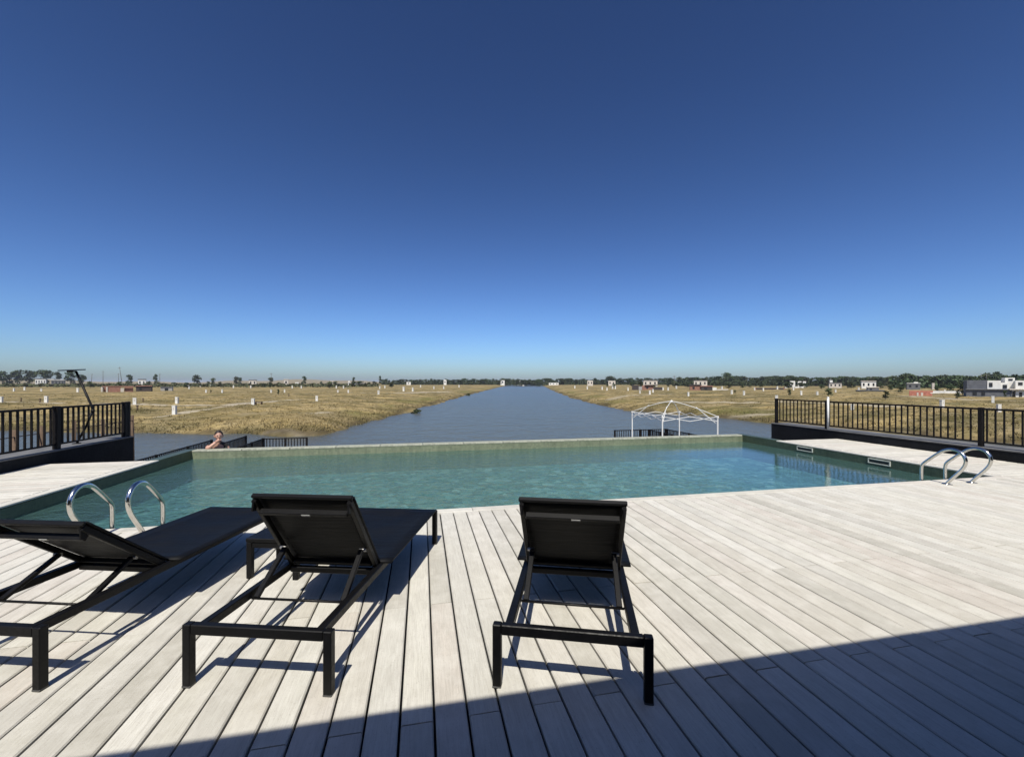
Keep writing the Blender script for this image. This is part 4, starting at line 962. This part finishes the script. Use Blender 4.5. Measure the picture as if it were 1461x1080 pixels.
house(205, 150, 'dark brown shed right of the low brick walls', [('wall', 194, 216, 551, None, 5, 0, 'darkroof'), ('roof', 193, 217, 550.2, 551.2, 5.6, .3, 'brick')], 'shed', win=[(199, 202, 553, 556, 0)])
house(236, 160, 'grey rubble coloured shed with a dark doorway on the left fields', [('wall', 229, 246, 552.5, None, 4, 0, 'concrete'), ('roof', 228.6, 246.4, 552.0, 552.6, 4.3, .2, 'ledge')], 'shed', win=[(235, 240, 554, 557.6, 0)])
house(915, 185, 'dark unfinished brick walls left of the gazebo', [('wall', 902, 911, 549.5, None, 5, 0, 'darkroof'), ('wall', 911.2, 916, 551.5, None, 4, .3, 'concrete'), ('wall', 916.2, 932, 550, None, 5, -.5, 'brick'), ('wall', 932.2, 945, 552.5, None, 3, -.1, 'darkroof'), ('roof', 920, 938, 549, 550.1, 4, .1, 'darkroof')], 'brick_ruin', win=[(922, 925, 551.5, 554.5, -.5)])
house(1000, 175, 'dark roofed unfinished houses behind the gazebo peak', [('wall', 984, 1000, 550, None, 5, 0, 'brick'), ('roof', 983, 1001, 548.5, 550.1, 6, .3, 'darkroof'), ('wall', 1000.3, 1016, 551.5, None, 5, .5, 'darkroof'), ('wall', 1016.3, 1022, 553, None, 1, .8, 'white'), ('wall', 1022.3, 1038, 555, None, .8, 1.1, 'cream'), ('roof', 999, 1017, 550.4, 551.6, 5.6, .7, 'brick')], 'brick_ruin', win=[(988, 991, 552, 555, 0), (1005, 1009, 553, 556, .5)])
house(1090, 190, 'low brown brick wall right of the gazebo', [('wall', 1078, 1118, 553.5, None, .4, 0, 'darkroof'), ('pier', 1077, 1078.6, 552.8, None, .5, .1, 'brick'), ('pier', 1117.4, 1119, 552.8, None, .5, .1, 'brick')], 'brick_wall', cat='wall')
# utility poles
for u, vb, vt, d, ln, lab in ((147, 549, 528.5, 330, 0, 'thin utility pole on the left horizon right of the solar lamp'), (175, 549, 523, 300, -2.2, 'leaning utility pole above the brick walls'), (169, 549, 532, 340, 0, 'short utility pole left of the leaning one'), (228, 550, 532.5, 330, 0, 'utility pole right of the narrow dark tree'), (387, 549, 531.5, 330, 0, 'tall thin pole left of the pale tower house'), (130, 549, 532.5, 350, .8, 'faint pole just right of the small tree by the lamp'), (962, 552, 535, 260, 0, 'thin pole standing beyond the gazebo peak')):
    p = at(u, d); z = gz(p); hgt = yz(vt, d) - z; t = thing('utility_pole', lab, 'pole', (p.x, p.y, z - .3), -YAW)
    MB().tube([(0, 0, 0), (ln * .6, 0, hgt * .6), (ln, 0, hgt)], [.17, .14, .1], 7).build('pole', M['bark'], t)
    MB().box((ln, 0, hgt - .7), (1.9, .12, .14)).build('crossarm', M['bark'], t)

# ------------------------------------------------------------------ dry grass tufts on the banks
rng = np.random.RandomState(12); NT_ = 60000
ang = np.radians(rng.uniform(-54, 54, NT_)); rad = 34 * (175 / 34) ** (rng.rand(NT_) ** 1.15)
gx, gd = rad * np.sin(ang), rad * np.cos(ang); s = shore_dist(gx, gd)
dens = .55 + .45 * fbm(gx, gd, 11, 77, 3)
keep = (s > .3) & ((rng.rand(NT_) < dens) | (s < 5)); 
for pts, w, amt in tracks:
    P = np.stack([gx, gd], -1)
    for a, b_ in zip(pts[:-1], pts[1:]):
        a = np.array(a); b_ = np.array(b_); ab = b_ - a; q = np.clip(((P - a) @ ab) / (ab @ ab), 0, 1); qq = a + q[..., None] * ab
        keep &= ~((np.hypot(P[..., 0] - qq[..., 0], P[..., 1] - qq[..., 1]) < w * 1.1) & (rng.rand(NT_) < .93))
gx, gd, s = gx[keep], gd[keep], s[keep]; z = ground_z(gx, gd); nt = len(gx)
bx = gx * math.cos(YAW) + gd * math.sin(YAW); by = -gx * math.sin(YAW) + gd * math.cos(YAW)
NB = 5; V = np.zeros((nt, NB, 3, 3)); hs = (.05 + .16 * rng.rand(nt) ** 2) * (1 + .6 * (s < 3))
for k in range(NB):
    th = rng.uniform(0, 6.28, nt); r_ = rng.rand(nt) * .35; px = bx + np.cos(th) * r_; py = by + np.sin(th) * r_; t2 = rng.uniform(0, 6.28, nt); w = .025 + .035 * rng.rand(nt)
    V[:, k, 0] = np.stack([px - np.cos(t2) * w, py - np.sin(t2) * w, z - .05], -1); V[:, k, 1] = np.stack([px + np.cos(t2) * w, py + np.sin(t2) * w, z - .05], -1)
    V[:, k, 2] = np.stack([px + rng.uniform(-.18, .18, nt), py + rng.uniform(-.18, .18, nt), z + hs * rng.uniform(.6, 1.2, nt)], -1)
me = bpy.data.meshes.new('dry_grass'); nv = nt * NB * 3; me.vertices.add(nv); me.vertices.foreach_set('co', V.reshape(-1)); me.loops.add(nv); me.loops.foreach_set('vertex_index', np.arange(nv)); me.polygons.add(nt * NB)
me.polygons.foreach_set('loop_start', np.arange(0, nv, 3)); me.polygons.foreach_set('loop_total', np.full(nt * NB, 3)); me.update(); me.validate(); me.materials.append(M['grass'])
o = bpy.data.objects.new('dry_grass', me); C.objects.link(o); tag(o, 'dry yellow grass tufts covering both banks', None, None, 'stuff')

# ------------------------------------------------------------------ thin air haze over the plain
hm_ = bpy.data.materials.new('haze'); hm_.use_nodes = True; hn = hm_.node_tree; hn.nodes.remove(hn.nodes['Principled BSDF'])
pv = hn.nodes.new('ShaderNodeVolumePrincipled'); pv.inputs['Color'].default_value = (.80, .86, 1.0, 1); pv.inputs['Density'].default_value = HAZE; pv.inputs['Anisotropy'].default_value = 0.0
hn.links.new(pv.outputs[0], hn.nodes['Material Output'].inputs['Volume'])
hb_ = MB(); hb_.box((0, 0, 12.0), (19000, 19000, 36.0)); o = hb_.build('haze', hm_); tag(o, 'thin pale haze over the far plain', None, None, 'stuff')
